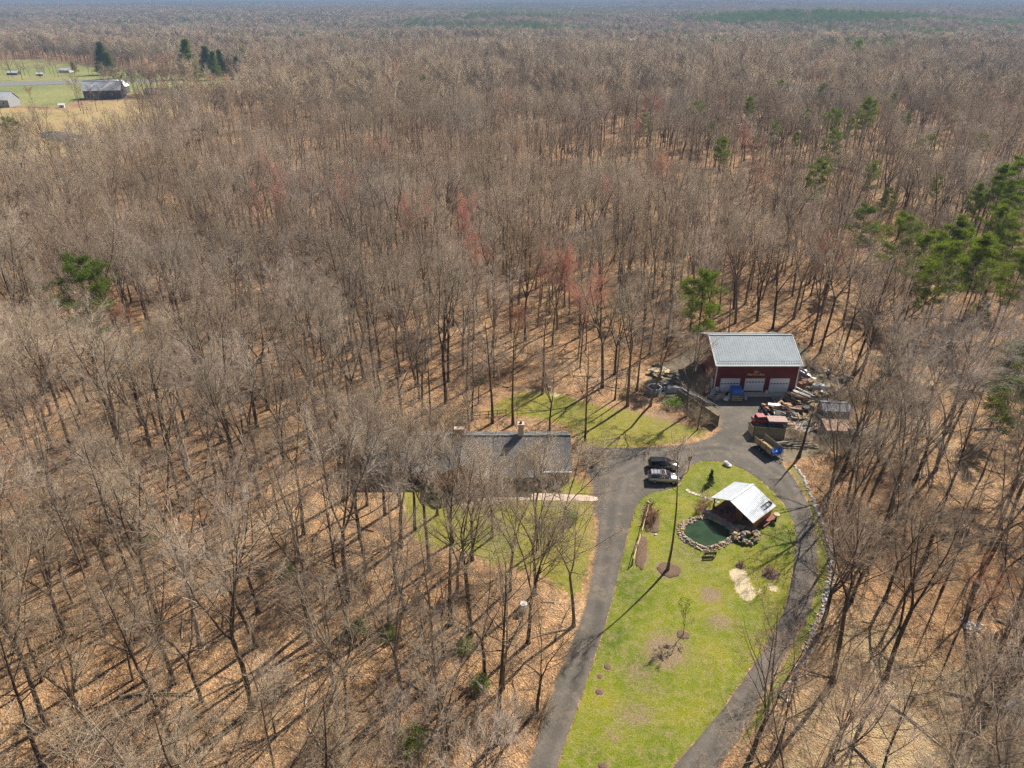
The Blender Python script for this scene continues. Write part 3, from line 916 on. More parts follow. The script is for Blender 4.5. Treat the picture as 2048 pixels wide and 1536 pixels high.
_ln = np_mesh('young_leaves', *[v if k == 0 else [v] for k, v in enumerate(needle_tris(np.random.default_rng(4), _pick, 2, .14, np.array([.09, .09, .09])))], [SPROUT])
_yo = put_tree('young_tree', _yt, x, y, .4, 1.0, (.0, .03), label='young tree with fresh green leaf haze on a small mulch ring in the lawn', cat='tree')
link('leaves', _ln, _yo)

reds = [(930, 545, 1.05), (1105, 690, 1.05), (1160, 735, .95), (1640, 640, .95), (1520, 450, 1.0), (1025, 375, 1.05), (1000, 270, 1.1), (680, 520, .8), (275, 725, .7), (1480, 345, 1.0), (1905, 1290, .62), (1030, 720, .6)]
RL = ['red-budded maple with the densest crimson crown in mid wood', 'bright red-budded maple above the back lawn', 'pale red maple right behind the bright one above the back lawn',
      'pink-red maple in the wood behind the barn roof', 'red maple halfway up the wood above the barn', 'long red crown high above the house in the wood', 'small far red maple on the upper slope of wood',
      'low red maple in the wood above the house', 'small reddish maple right of the leftmost pine', 'distant red maple near the scattered pines', 'low pinkish maple in the right wood below the drive bend', 'low reddish maple behind the house chimney']
for i, ((px, py, s), lb) in enumerate(zip(reds, RL)):
    x, y, _ = G(px, py)
    man_xy.append((x, y))
    put_tree('red_maple', REDV[i % 2], x, y, i * 1.3, s, label=lb, group='red-budded maples in the wood')

# pines: photo place of the crown middle, height of that point, kind, scale
PINE_AT = [(165, 585, 12, 3, 1.12, 'wide flat-topped green pine near the left edge'), (1405, 608, 11.4, 3, .94, 'tall green pine rising beside the barn roof'),
    (1637, 365, 13, 1, 1.0, 'solitary green pine up the wood behind the barn'), (1800, 470, 13, 3, 1.0, 'full green pine at the left of the right-hand pine belt'),
    (1722, 470, 13, 0, .85, 'thin pale pine left of the right-hand pine belt'), (1743, 355, 13, 1, .8, 'small lone pine above the pine belt'),
    (1925, 505, 13, 3, 1.0, 'broad pine in the middle of the pine belt'), (1992, 470, 13, 1, 1.05, 'pine in the pine belt near the right edge, upper'),
    (2030, 385, 13, 0, 1.1, 'tall dark pine at the right edge above the belt'), (2035, 430, 13, 3, .95, 'pine right at the edge under the dark one'),
    (1870, 565, 13, 0, 1.0, 'pine at the near left corner of the pine belt'), (1935, 575, 13, 2, .95, 'pine at the near middle of the belt'), (1845, 515, 13, 1, .9, 'pine joining the belt to the full pine'),
    (2028, 575, 13, 0, .9, 'lower pine by the right edge under the belt'), (1890, 530, 13, 2, .95, 'pine crowded behind the near left belt corner'), (1960, 530, 13, 1, .95, 'pine crowded in the belt centre'),
    (2022, 745, 12, 1, .75, 'flat-topped pine at the right edge beside the barn height'), (2005, 845, 11, 0, .72, 'small bright pine at the right edge, lowest of all'), (1952, 648, 12, 2, .5, 'tiny pine tuft under the belt'),
    (1665, 243, 13, 3, 1.05, 'large pine, left of the pair high in the right wood'), (1735, 240, 13, 0, 1.1, 'large pine, right of the pair high in the right wood'), (1668, 297, 13, 1, .95, 'pine below the high pair'),
    (1440, 312, 13, 0, .8, 'far pine above the barn'), (1855, 292, 13, 3, .8, 'dark pine right of the high pair'), (1290, 245, 13, 3, .8, 'leftmost of the far pine row'), (1390, 236, 13, 0, .9, 'second far pine from the left in the row'),
    (1492, 238, 13, 2, .9, 'third far pine of the row'), (1550, 268, 13, 1, .85, 'far pine of the row, lower one'), (1425, 262, 13, 1, .7, 'faint far pine between the row pines'), (1608, 250, 13, 2, .7, 'thin far pine left of the high pair'),
    (1805, 243, 13, 1, .8, 'far pine right of the high pair'), (1700, 262, 12, 1, .8, 'pine filling the gap under the high pair'), (1867, 396, 12, 2, .6, 'small faint pine above the belt, right'), (850, 172, 13, 1, .9, 'lone far pine in the wood above the house'),
    (22, 272, 11, 3, 1.0, 'round green pine at the left edge by the meadow'), (1645, 192, 13, 1, 1.0, 'far pine beside the distant house'), (1560, 178, 13, 3, 1.0, 'far pines clump left of the distant house'),
    (1715, 100, 13, 0, 1.3, 'dark narrow pine on the distant ridge at right'), (1990, 415, 13, 2, 1.0, 'pine behind the belt near the right edge'), (1250, 620, 9, 1, .35, 'tiny green pine sapling right of the red maple'),
    (1780, 222, 13, 2, .8, 'far pine above and right of the high pair'), (1905, 232, 13, 1, .7, 'far pine well right of the high pair'), (1960, 300, 13, 0, .75, 'far pine above the belt near the right edge'), (1590, 300, 12, 2, .6, 'thin far pine below and left of the high pair'), (1510, 285, 12, 1, .6, 'thin far pine below the far row'), (1770, 410, 12, 1, .65, 'small pine above the full green pine'), (1945, 440, 12, 2, .8, 'pine at the back of the belt, left of the edge pines'), (2015, 510, 12, 3, .85, 'pine at the right edge in the middle of the belt'), (1835, 590, 12, 1, .6, 'small pine at the near left foot of the belt')]
for i, (px, py, zc, k, s, lb) in enumerate(PINE_AT):
    x, y, _ = G(px, py, zc * s * 1.25)
    man_xy.append((x, y))
    put_tree('pine_tree', PINES[k], x, y, i * 1.7, (s * (1.08 if i != 1 else 1.0), s * (1.08 if i != 1 else 1.0), s * 1.25), label=lb, group='green pines in the wood', z=float(terrain(x, y)))
SPR_AT = [(212, 150, 0, 0, 1.65, 'large dark spruce behind the far farm'), (228, 158, 0, 1, 1.2, 'lighter spruce beside the dark one at the far farm'), (378, 158, 0, 1, 1.75, 'tall narrow spruce right of the far farmhouse'), (418, 152, 0, 0, 1.5, 'dark spruce of the far group, middle'),
    (447, 150, 0, 0, 1.3, 'dark spruce of the far group, right'), (430, 160, 0, 1, 1.25, 'light low spruce in front of the far dark spruces'), (494, 150, 0, 1, 1.35, 'slim spruce at the right end of the far group'), (396, 172, 0, 1, 1.3, 'leaning green spruce over the far garden'), (475, 158, 0, 1, 1.0, 'small pale spruce near the far group'),
    (150, 146, 0, 1, .6, 'yellow-green round evergreen by the far road')]
for i, (px, py, zc, k, s, lb) in enumerate(SPR_AT):
    x, y, _ = G(px, py, 0)
    man_xy.append((x, y))
    put_tree('spruce_tree', SPRUCES[k], x, y, i * 2.1, (s * 1.35, s * 1.35, s), label=lb, group='spruces round the far farm')

KEEP = np.array(man_xy[-(len(PINE_AT) + len(reds) + len(SPR_AT)):])
def hides(x, y):
    """would stand right in front of a pine or red maple"""
    L = np.hypot(x, y); ux, uy = x / L, y / L
    dx = KEEP[:, 0] - x; dy = KEEP[:, 1] - y
    al = dx * ux + dy * uy; ac = np.abs(dx * uy - dy * ux)
    return bool(np.any((al > -2.5) & (al < 24) & (ac < 4.3)))

# ---- the 300 bare trees that show largest, one object each
gT = np.random.default_rng(21)
man = np.array(man_xy)
cand = []
for x, y in near:
    if np.min((man[:, 0] - x) ** 2 + (man[:, 1] - y) ** 2) < 9: continue
    if hides(x, y): continue
    vi = int(gT.integers(0, 10)); s = float(gT.uniform(.48, .76) if gT.random() < .42 else gT.uniform(.88, 1.18)); rz = float(gT.uniform(0, 6.28))
    tl = gT.normal(size=2) * .03
    h = SPEC[vi][1] * s
    bx, by = PXY(x, y, 0); mx, my = PXY(x, y, h * .7)
    vis = -20 < mx < 2068 and -20 < my < 1556
    cand.append((h / (y * CP + (CAM_H - h * .5) * SP), vis, x, y, vi, s, rz, tl, bx, by))
cand.sort(key=lambda c: -c[0])
LOOK = {1: 'straight-trunked', 2: 'twin-stemmed', 3: 'three-stemmed', 4: 'broad many-forked'}
ZONES = [('lower-left wood', lambda a, b: a < 700 and b > 1080), ('wood left of the house', lambda a, b: a < 760 and b <= 1080 and b > 850), ('upper left wood', lambda a, b: a < 760),
         ('wood below the front lawn', lambda a, b: a < 1200 and b > 1050), ('wood behind the house', lambda a, b: a < 1300), ('wood right of the drive', lambda a, b: b > 930), ('wood around the barn', lambda a, b: True)]
chosen = []; rest = []
for c in cand:
    if c[1] and len(chosen) < 267: chosen.append(c)
    else: rest.append(c)
byzone = {}
for c in chosen:
    for zn, fn in ZONES:
        if fn(c[8], c[9]):
            byzone.setdefault(zn, []).append(c); break
for zn, L in byzone.items():
    L.sort(key=lambda c: -c[9])
    rows = [L[i:i + 12] for i in range(0, len(L), 12)]
    for ri, row in enumerate(rows):
        row.sort(key=lambda c: c[8])
        for k, c in enumerate(row):
            _, _, x, y, vi, s, rz, tl, bx, by = c
            lb = '%s bare tree, %s from left, row %s up, %s' % (LOOK[SPEC[vi][4]], ORD[k], ['one', 'two', 'three', 'four', 'five', 'six', 'seven', 'eight', 'nine', 'ten'][ri], zn)
            mesh = VARIANTS[vi]
            if k in (2, 8): mesh = FROSTV[(k + ri) % 2]; lb = 'pale-crowned' + lb[lb.index(' '):]
            if k == 5 and ri % 2 == 1: mesh = PALEV[0]; lb = 'pale-barked' + lb[lb.index(' '):]
            put_tree('bare_tree', mesh, x, y, rz, s, (tl[0], tl[1]), label=lb, group='bare trees of the ' + zn)

# ---- all other trees: one object, points that carry whole trees
def proto_collection(name, meshes):
    c = bpy.data.collections.new(name)
    for i, me in enumerate(meshes):
        o = bpy.data.objects.new('%s_%02d' % (name, i), me)
        c.objects.link(o)
    return c

def instancer(name, pts, rots, scl, idx, colls, label, cat=None):
    me = bpy.data.meshes.new(name)
    me.vertices.add(len(pts))
    me.vertices.foreach_set('co', np.ascontiguousarray(pts, np.float32).ravel())
    a = me.attributes.new('rot', 'FLOAT_VECTOR', 'POINT'); a.data.foreach_set('vector', np.ascontiguousarray(rots, np.float32).ravel())
    a = me.attributes.new('scl', 'FLOAT_VECTOR', 'POINT'); a.data.foreach_set('vector', np.ascontiguousarray(scl, np.float32).ravel())
    a = me.attributes.new('idx', 'INT', 'POINT'); a.data.foreach_set('value', np.ascontiguousarray(idx, np.int32))
    o = link(name, me)
    ng = bpy.data.node_groups.new(name, 'GeometryNodeTree')
    ng.interface.new_socket('Geometry', in_out='INPUT', socket_type='NodeSocketGeometry')
    ng.interface.new_socket('Geometry', in_out='OUTPUT', socket_type='NodeSocketGeometry')
    gi = ng.nodes.new('NodeGroupInput'); go = ng.nodes.new('NodeGroupOutput')
    jo = ng.nodes.new('GeometryNodeJoinGeometry')
    def attr(nm, ty):
        n = ng.nodes.new('GeometryNodeInputNamedAttribute'); n.data_type = ty; n.inputs[0].default_value = nm
        return n.outputs[0]
    er = ng.nodes.new('FunctionNodeEulerToRotation')
    ng.links.new(attr('rot', 'FLOAT_VECTOR'), er.inputs[0])
    sc = attr('scl', 'FLOAT_VECTOR'); ix = attr('idx', 'INT')
    for c in colls:
        ci = ng.nodes.new('GeometryNodeCollectionInfo')
        ci.inputs['Collection'].default_value = c
        ci.inputs['Separate Children'].default_value = True
        ci.inputs['Reset Children'].default_value = True
        ip = ng.nodes.new('GeometryNodeInstanceOnPoints')
        ip.inputs['Pick Instance'].default_value = True
        ng.links.new(gi.outputs[0], ip.inputs['Points'])
        ng.links.new(ci.outputs[0], ip.inputs['Instance'])
        ng.links.new(ix, ip.inputs['Instance Index'])
        ng.links.new(er.outputs[0], ip.inputs['Rotation'])
        ng.links.new(sc, ip.inputs['Scale'])
        ng.links.new(ip.outputs[0], jo.inputs[0])
    ng.links.new(jo.outputs[0], go.inputs[0])
    md = o.modifiers.new('trees', 'NODES'); md.node_group = ng
    tag(o, label, cat, kind='stuff')
    return o

def jitter_grid(s, y0, y1, slope, side, g, keep=1.0):
    xs = np.arange(-(side + slope * y1), side + slope * y1, s); ys = np.arange(y0, y1, s)
    X, Y = np.meshgrid(xs, ys)
    X = (X + g.uniform(-.48, .48, X.shape) * s).ravel(); Y = (Y + g.uniform(-.48, .48, Y.shape) * s).ravel()
    k = (np.abs(X) < side + slope * Y) & (g.random(X.shape) < keep)
    X, Y = X[k], Y[k]
    b = blocked(X, Y)
    return X[~b], Y[~b]

def rot3(n, g, tilt=.03):
    r = g.normal(size=(n, 3)) * tilt; r[:, 2] = g.uniform(0, 6.283, n)
    return r

gF = np.random.default_rng(33)
X2, Y2 = jitter_grid(6.6, 238, 430, .80, 50, gF, .92)
hk = np.array([not hides(a_, b_) for a_, b_ in zip(X2, Y2)]); X2, Y2 = X2[hk], Y2[hk]
X1 = np.array([c[2] for c in rest]); Y1 = np.array([c[3] for c in rest])
gap = gF.random(len(X2)) < np.clip(1.25 - 1.1 * vnoise(X2, Y2, 38, 51), .35, 1); X2, Y2 = X2[gap], Y2[gap]
X = np.concatenate([X1, X2]); Y = np.concatenate([Y1, Y2]); n = len(X)
idx = gF.integers(0, 10, n)
red = (gF.random(n) < .010 + .07 * (vnoise(X, Y, 60, 8) > .75)); idx[red] = gF.integers(10, 12, red.sum())
fro = gF.random(n) < .10 + .25 * (vnoise(X, Y, 50, 61) > .68); idx[fro] = gF.integers(12, 14, fro.sum())
s = np.where(gF.random(n) < .3, gF.uniform(.55, .78, n), gF.uniform(.85, 1.14, n)) * (.84 + .32 * vnoise(X, Y, 45, 52))
protoT = proto_collection('wood_trunk', [v[0] for v in VARIANTS + REDV + FROSTV])
protoC = proto_collection('wood_crown', [v[1] for v in VARIANTS + REDV + FROSTV])
instancer('forest', np.stack([X, Y, terrain(X, Y) - .05], 1), rot3(n, gF), np.repeat(s[:, None], 3, 1), idx, [protoT, protoC], 'leafless grey-brown wood stretching back from the house and barn', 'forest')

Xa, Ya = jitter_grid(7.6, 430, 1000, .80, 60, gF, .95)
Xb, Yb = jitter_grid(13.5, 1000, 3300, .78, 60, gF, .97)
hk = np.array([not hides(a_, b_) for a_, b_ in zip(Xa, Ya)]); Xa, Ya = Xa[hk], Ya[hk]
X = np.concatenate([Xa, Xb]); Y = np.concatenate([Ya, Yb]); n = len(X)
thin = gF.random(n) > np.clip(1.35 - 1.0 * vnoise(X, Y, 70, 12), .35, 1)
X = X[~thin]; Y = Y[~thin]; n = len(X)
hs = gF.uniform(.75, 1.15, n) * (.78 + .45 * vnoise(X, Y, 90, 14)); ws = hs * np.where(Y > 1000, 1.55, 1.12)
pp = np.clip((vnoise(X, Y, 380, 17) - .30) * 3.0, 0, 1) * np.exp(-((Y - 2350 + .1 * X) / 520) ** 2) * np.where(X > -150, 1.0, .12) + np.clip((vnoise(X, Y, 260, 21) - .7) * 2, 0, .4) * (Y > 800)
pm = gF.random(n) < pp
keepd = ~pm
protoF = proto_collection('far_wood', FAR1)
instancer('distant_forest', np.stack([X, Y, terrain(X, Y)], 1)[keepd], rot3(n, gF)[keepd], np.stack([ws, ws, hs], 1)[keepd], np.where(Y > 1000, gF.integers(5, 9, n), gF.integers(0, 5, n))[keepd], [protoF], 'grey-brown leafless woods rolling back to the far ridge', 'forest')
Xc, Yc = jitter_grid(25, 3300, 11500, .78, 60, gF, .98)
n = len(Xc)
pm2 = gF.random(n) < np.clip((vnoise(Xc, Yc, 900, 27) - .5) * 1.5, 0, .7)
hs = gF.uniform(.85, 1.1, n) * (.85 + .3 * vnoise(Xc, Yc, 300, 14))
protoG = proto_collection('ridge_wood', FAR2)
instancer('ridge_forest', np.stack([Xc, Yc, terrain(Xc, Yc)], 1)[~pm2], rot3(n, gF, .01)[~pm2], np.repeat(hs[:, None], 3, 1)[~pm2], gF.integers(0, len(FAR2), n)[~pm2], [protoG], 'hazy blue-grey woods along the horizon', 'forest')
Xp = np.concatenate([X[pm], Xc[pm2]]); Yp = np.concatenate([Y[pm], Yc[pm2]])
kp = gF.random(len(Xp)) < np.where(Yp < 3300, .55, .9)
Xp, Yp = Xp[kp], Yp[kp]; n = len(Xp)
protoP = proto_collection('pine_belt', FARP)
instancer('pine_forest', np.stack([Xp, Yp, terrain(Xp, Yp)], 1), rot3(n, gF, .01), np.repeat(gF.uniform(.95, 1.3, (n, 1)), 3, 1), gF.integers(0, 3, n), [protoP], 'dark green pine belts scattered among the far woods', 'forest')

mx_ = gF.uniform(-420, -120, 2600); my_ = gF.uniform(300, 480, 2600)
mk = inside(FIELD_B, mx_, my_) & (gF.random(2600) < np.clip((vnoise(mx_, my_, 30, 41) - .35) * 2, .03, 1) * np.clip((520 - my_) / 160, .15, 1))
mx_, my_ = mx_[mk], my_[mk]; n = len(mx_)
instancer('meadow_thicket', np.stack([mx_, my_, np.full(n, .1)], 1), rot3(n, gF), np.repeat(gF.uniform(.3, .55, (n, 1)), 3, 1), gF.integers(0, 10, n), [protoT, protoC], 'low bare thicket growing over the far dry meadow', 'thicket')

# ---- undergrowth: saplings and brush nobody could count
sp = scatter(14000, -190, 190, 25, 260, 2.3, np.random.default_rng(8))
sp = np.array([(x, y) for x, y in sp if abs(x) < 40 + .8 * y])
w = vnoise(sp[:, 0], sp[:, 1], 22, 31) + .35 * np.clip((sp[:, 0] - 30) / 40, -1, 1)
sp = sp[gF.random(len(sp)) < np.clip(.16 + 1.2 * (w - .25), .10, .95)]
n = len(sp)
idx = gF.integers(0, len(SAPLINGS) + len(BRUSH), n)
instancer('undergrowth', np.column_stack([sp, np.zeros(n)]), rot3(n, gF, .06), np.repeat(gF.uniform(.6, 1.15, (n, 1)), 3, 1), idx, [proto_collection('understorey', SAPLINGS + BRUSH)], 'thin leafless saplings and brush between the trees', 'undergrowth')

# ---- sticks and broken limbs on the forest floor
def stick_mesh(seed):
    g = np.random.default_rng(seed)
    P, Rr = run_lines(g, np.zeros((1, 3)), np.array([[1.0, 0, 0]]), np.array([4.0]), 7, 0, .12, np.array([.075]), np.array([.02]))
    P[..., 2] = np.abs(P[..., 2]) * .35 + .06
    P1, R1 = spawn(g, P, Rr, 5, .3, 1, 45, 12, .35, .2, 4, .03, .15, .55, .015, .3)
    V_, F_ = combine([tubes(P, Rr, 5), tubes(P1, R1, 4)])
    return np_mesh('stick', V_, F_, [[TRUNK, PALE, TWIG][seed % 3]])
dw = np.array([(x, y) for x, y in scatter(2600, -170, 170, 28, 210, 2.0, np.random.default_rng(66)) if abs(x) < 35 + .8 * y])
n = len(dw)
instancer('deadwood', np.column_stack([dw, np.zeros(n)]), rot3(n, gF, .03), np.repeat(gF.uniform(.4, 1.5, (n, 1)), 3, 1), gF.integers(0, 3, n), [proto_collection('fallen_stick', [stick_mesh(430 + i) for i in range(3)])], 'broken limbs and sticks strewn over the leaf litter', 'deadwood')
# ------------------------------------------------------------------ materials of the built things
def mat_metal_sheet(name, c, rib, axis=0, rough=.45, metal=.0, var=.12):
    """painted profiled sheet; fine relief only"""
    m, nt, b = new_mat(name)
    tc = nt.nodes.new('ShaderNodeTexCoord')
    n = noise(nt, tc.outputs['Object'], .6, 5, .65)
    cc = ramp(nt, n.outputs[0], [(.3, tuple(v * (1 - var) for v in c)), (.7, tuple(v * (1 + var) for v in c))])
    nt.links.new(cc, b.inputs['Base Color'])
    sep = nt.nodes.new('ShaderNodeSeparateXYZ'); nt.links.new(tc.outputs['Object'], sep.inputs[0])
    w = math_n(nt, 'PINGPONG', math_n(nt, 'MULTIPLY', sep.outputs[axis], 1 / rib), .5)
    bump(nt, b, math_n(nt, 'POWER', math_n(nt, 'MULTIPLY', w, 2), 6), .5, .03)
    b.inputs['Roughness'].default_value = rough
    b.inputs['Metallic'].default_value = metal
    b.inputs['Specular IOR Level'].default_value = .3
    return m

def mat_shingle(name, c, course=.14):
    m, nt, b = new_mat(name)
    tc = nt.nodes.new('ShaderNodeTexCoord')
    br = nt.nodes.new('ShaderNodeTexBrick')
    br.inputs['Scale'].default_value = 1.0
    br.inputs['Brick Width'].default_value = .33; br.inputs['Row Height'].default_value = course
    br.inputs['Mortar Size'].default_value = .012
    br.inputs['Color1'].default_value = (*[v * .75 for v in c], 1); br.inputs['Color2'].default_value = (*[v * 1.3 for v in c], 1)
    br.inputs['Mortar'].default_value = (*[v * .45 for v in c], 1)
    nt.links.new(tc.outputs['Object'], br.inputs['Vector'])
    n = noise(nt, tc.outputs['Object'], .5, 5, .7)
    cc = mix(nt, 1.0, br.outputs[0], ramp(nt, n.outputs[0], [(.3, (.75, .75, .75)), (.7, (1.25, 1.25, 1.25))]), 'MULTIPLY')
    nt.links.new(cc, b.inputs['Base Color'])
    b.inputs['Roughness'].default_value = .9
    return m

def mat_glass(name='dark_glass', c=(.015, .018, .022)):
    m, nt, b = new_mat(name)
    b.inputs['Base Color'].default_value = (*c, 1)
    b.inputs['Roughness'].default_value = .06
    b.inputs['Specular IOR Level'].default_value = .6
    return m

def mat_paint(name, c, rough=.3, metal=.3):
    m, nt, b = new_mat(name)
    tc = nt.nodes.new('ShaderNodeTexCoord')
    n = noise(nt, tc.outputs['Object'], 3, 4)
    cc = ramp(nt, n.outputs[0], [(.3, tuple(v * .85 for v in c)), (.7, tuple(v * 1.1 for v in c))])
    nt.links.new(cc, b.inputs['Base Color'])
    b.inputs['Roughness'].default_value = rough; b.inputs['Metallic'].default_value = metal
    b.inputs['Coat Weight'].default_value = .5; b.inputs['Coat Roughness'].default_value = .08
    return m

def mat_water():
    m, nt, b = new_mat('pond_water')
    g = nt.nodes.new('ShaderNodeNewGeometry')
    n = noise(nt, g.outputs['Position'], .5, 4)
    cc = ramp(nt, n.outputs[0], [(.3, (.012, .032, .010)), (.7, (.032, .066, .022))])
    nt.links.new(cc, b.inputs['Base Color'])
    b.inputs['Roughness'].default_value = .09
    b.inputs['Specular IOR Level'].default_value = .35
    n2 = noise(nt, g.outputs['Position'], 3.5, 4, .6)
    bump(nt, b, n2.outputs[0], .25, .05)
    return m

BARN_RED = mat_metal_sheet('barn_red_siding', (.15, .016, .014), .23)
ROOF_STEEL = mat_metal_sheet('barn_roof_steel', (.30, .345, .37), .23, rough=.6, metal=0)
WHITE = M('white_paint', (.78, .78, .76), .5, .06, 1.5)
DOOR_WHITE = M('garage_door_white', (.82, .83, .84), .45, .05, 1.0)
GLASS = mat_glass()
GOLD = M('sign_gold', (.85, .48, .16), .5, .1, 4)
SHINGLE = mat_shingle('roof_shingles', (.165, .157, .148))
SIDING = M('house_siding', (.36, .30, .22), .8, .12, 1.2)
BRICK = mat_shingle('chimney_brick', (.28, .15, .10), .075)
STUCCO = M('chimney_buff', (.62, .50, .36), .9, .12, 3)
DARKWOOD = M('dark_wood', (.08, .055, .04), .85, .3, 3)
WEATHER = M('weathered_boards', (.20, .165, .115), .9, .35, 2.5, alt=(.22, .19, .13))
FENCEWOOD = M('fence_boards', (.21, .18, .115), .9, .35, 3, alt=(.22, .20, .12))
CEDAR = M('cedar_siding', (.46, .22, .08), .75, .25, 2)
DECK = M('deck_red', (.26, .085, .06), .75, .15, 2)
PALE_STEEL = mat_metal_sheet('pavilion_roof_steel', (.76, .79, .81), .23, rough=.5, metal=0, var=.08)
LUMBER = M('raw_lumber', (.50, .36, .19), .85, .3, 2)
LUMBER_GREY = M('grey_lumber', (.30, .26, .21), .9, .3, 2)
PLY = M('plywood', (.52, .37, .18), .8, .15, 1)
TARP = mat_paint('blue_tarp', (.015, .13, .50), .45, 0)
RUST = M('rusty_iron', (.30, .12, .06), .9, .5, 2.5, alt=(.36, .18, .10))
RUSTROOF = M('rusty_roof_sheet', (.36, .17, .09), .85, .45, 1.6, alt=(.44, .30, .22))
REDPAINT = mat_paint('red_vehicle_paint', (.30, .02, .026), .45, .1)
FADED = M('faded_pink_paint', (.32, .20, .165), .6, .2, 2)
BLACKPAINT = mat_paint('black_car_paint', (.012, .013, .016), .22, .3)
SILVER = mat_paint('silver_car_paint', (.44, .43, .47), .28, .7)
TYRE = M('tyre_rubber', (.02, .02, .02), .85, .2, 6)
ALLOY = M('alloy', (.45, .45, .46), .35, .1, 5, metal=.8)
BLACKPL = M('black_plastic', (.02, .02, .022), .55, .2, 4)
TAIL = M('tail_lamp_red', (.30, .015, .015), .3, .1, 5)
LAMP = M('clear_lamp', (.75, .75, .72), .15, .05, 5)
STEEL = M('galvanised', (.42, .43, .43), .5, .2, 3, metal=.5)
CONCRETE = M('pale_concrete', (.62, .46, .35), .9, .12, .8, bumpd=.01)
STEPSTONE = M('flagstone', (.48, .42, .32), .9, .2, 2)
GREYSHED = M('grey_shed_panels', (.33, .33, .34), .8, .2, 1.5)
NAVY = M('dark_blue_panel', (.03, .04, .08), .7, .2, 2)
WHITEGOODS = M('white_enamel', (.74, .73, .70), .4, .08, 2)
CARD = M('tan_board', (.50, .36, .17), .85, .15, 2)
STONES = [M('stone_%s' % k, c, .9, .3, 2.2, bumpd=.03) for k, c in (('tan', (.38, .29, .18)), ('buff', (.50, .40, .27)), ('pinkish', (.34, .235, .18)), ('grey', (.27, .25, .225)), ('ochre', (.42, .26, .10)))]
WHITESTONE = [M('white_stone', (.62, .60, .55), .85, .2, 3), M('grey_stone', (.42, .40, .37), .9, .25, 3)]
WATER = mat_water()
STRAWM = M('mulch', (.15, .095, .06), .95, .35, 4, bumpd=.05)
ASPH = M('far_road', (.20, .19, .185), .9, .15, .2)
FARWALL = M('grey_barn_boards', (.10, .09, .085), .9, .25, .8)
FARROOF = mat_metal_sheet('pale_roof', (.62, .63, .64), .4, rough=.5, var=.1)

def boxp(name, c, s, mat, parent, rz=0.0, rx=0.0, ry=0.0):
    return MB().box(c, s, rz, rx, ry).build(name, mat, parent)

def heap(parent, name, n, L, W, H, mat_list, g, ln=(1.5, 4), sec=(.14, .05), rz=0.0, spread=.25):
    """n boards lying across each other"""
    for i in range(n):
        l = g.uniform(*ln)
        MB().box((g.uniform(-.15, .15) * L, g.uniform(-.5, .5) * W, .05 + H * i / n), (l, sec[0] * g.uniform(.8, 1.6), sec[1]), rz + g.uniform(-spread, spread), g.uniform(-.1, .1), g.uniform(-.06, .06)).build(name, g.choice(mat_list), parent)

# ------------------------------------------------------------------ red barn
barn = thing('barn', 'red metal barn with pale steel roof and three white garage doors', 'barn', (46.25, 125.7, 0))
W2, D2, EH, RH = 7.75, 7.0, 6.0, 8.8
DOORS = [(-4.85, 0.0, .62), (-.2, .34, .74), (4.5, 0.0, .62)]
DW, DH = 3.7, 3.0
fw = MB()
edges = [-W2] + [v for d in DOORS for v in (d[0] - DW / 2, d[0] + DW / 2)] + [W2]
for a, b in ((0, 1), (2, 3), (4, 5), (6, 7)):
    fw.box(((edges[a] + edges[b]) / 2, -D2 + .08, DH / 2), (edges[b] - edges[a], .16, DH))
fw.box((0, -D2 + .08, (DH + EH) / 2), (2 * W2, .16, EH - DH))
fw.build('wall', BARN_RED, barn)
for sx in (-1, 1):
    w = MB()
    x0 = sx * W2; x1 = sx * (W2 - .16)
    prof = [(-D2 + .16, 0), (D2 - .16, 0), (D2 - .16, EH), (0, RH - .12), (-D2 + .16, EH)]
    w.add([(x0, y, z) for y, z in prof] + [(x1, y, z) for y, z in prof], [(0, 1, 2, 3, 4), (9, 8, 7, 6, 5)] + [(i, (i + 1) % 5, 5 + (i + 1) % 5, 5 + i) for i in range(5)])
    w.build('wall', BARN_RED, barn)
boxp('wall', (0, D2 - .08, EH / 2), (2 * W2, .16, EH), BARN_RED, barn)
OV = .42
def gable_roof(parent, W, D, eh, rh, ovx, ovy, mat, rib=.46, t=.07, axis='x', ribmat=None, name='roof'):
    """two slopes, ridge along x"""
    sl = (rh - eh) / D
    for sy in (-1, 1):
        ye = sy * (D + ovy); ze = eh - sl * ovy
        a, b = (-W - ovx, W + ovx) if sy < 0 else (W + ovx, -W - ovx)
        m = MB().slab([(a, ye, ze + t), (b, ye, ze + t), (b, 0, rh + t), (a, 0, rh + t)], t)
        o = m.build(name, mat, parent)
        if rib:
            r = MB()
            n = int((2 * W + 2 * ovx) / rib)
            L = math.hypot(D + ovy, rh - ze); an = math.atan2(rh - ze, (D + ovy))
            for i in range(n + 1):
                x = -W - ovx + .02 + i * (2 * W + 2 * ovx - .04) / n
                r.box((x, sy * (D + ovy) / 2, (ze + rh) / 2 + t + .012), (.05, L, .045), 0, -sy * an)
            r.build('standing_ribs', ribmat or mat, o)
    MB().box((0, 0, rh + t + .03), (2 * W + 2 * ovx, .34, .06)).build('ridge_cap', ribmat or mat, parent)
gable_roof(barn, W2, D2, EH, RH, .35, OV, ROOF_STEEL)
gt = MB().box((0, -D2 - OV - .03, EH - .16), (2 * W2 + .7, .13, .16)).build('gutter', WHITE, barn)
boxp('gutter', (0, D2 + OV + .03, EH - .16), (2 * W2 + .7, .13, .16), WHITE, barn)
sl = (RH - EH) / D2
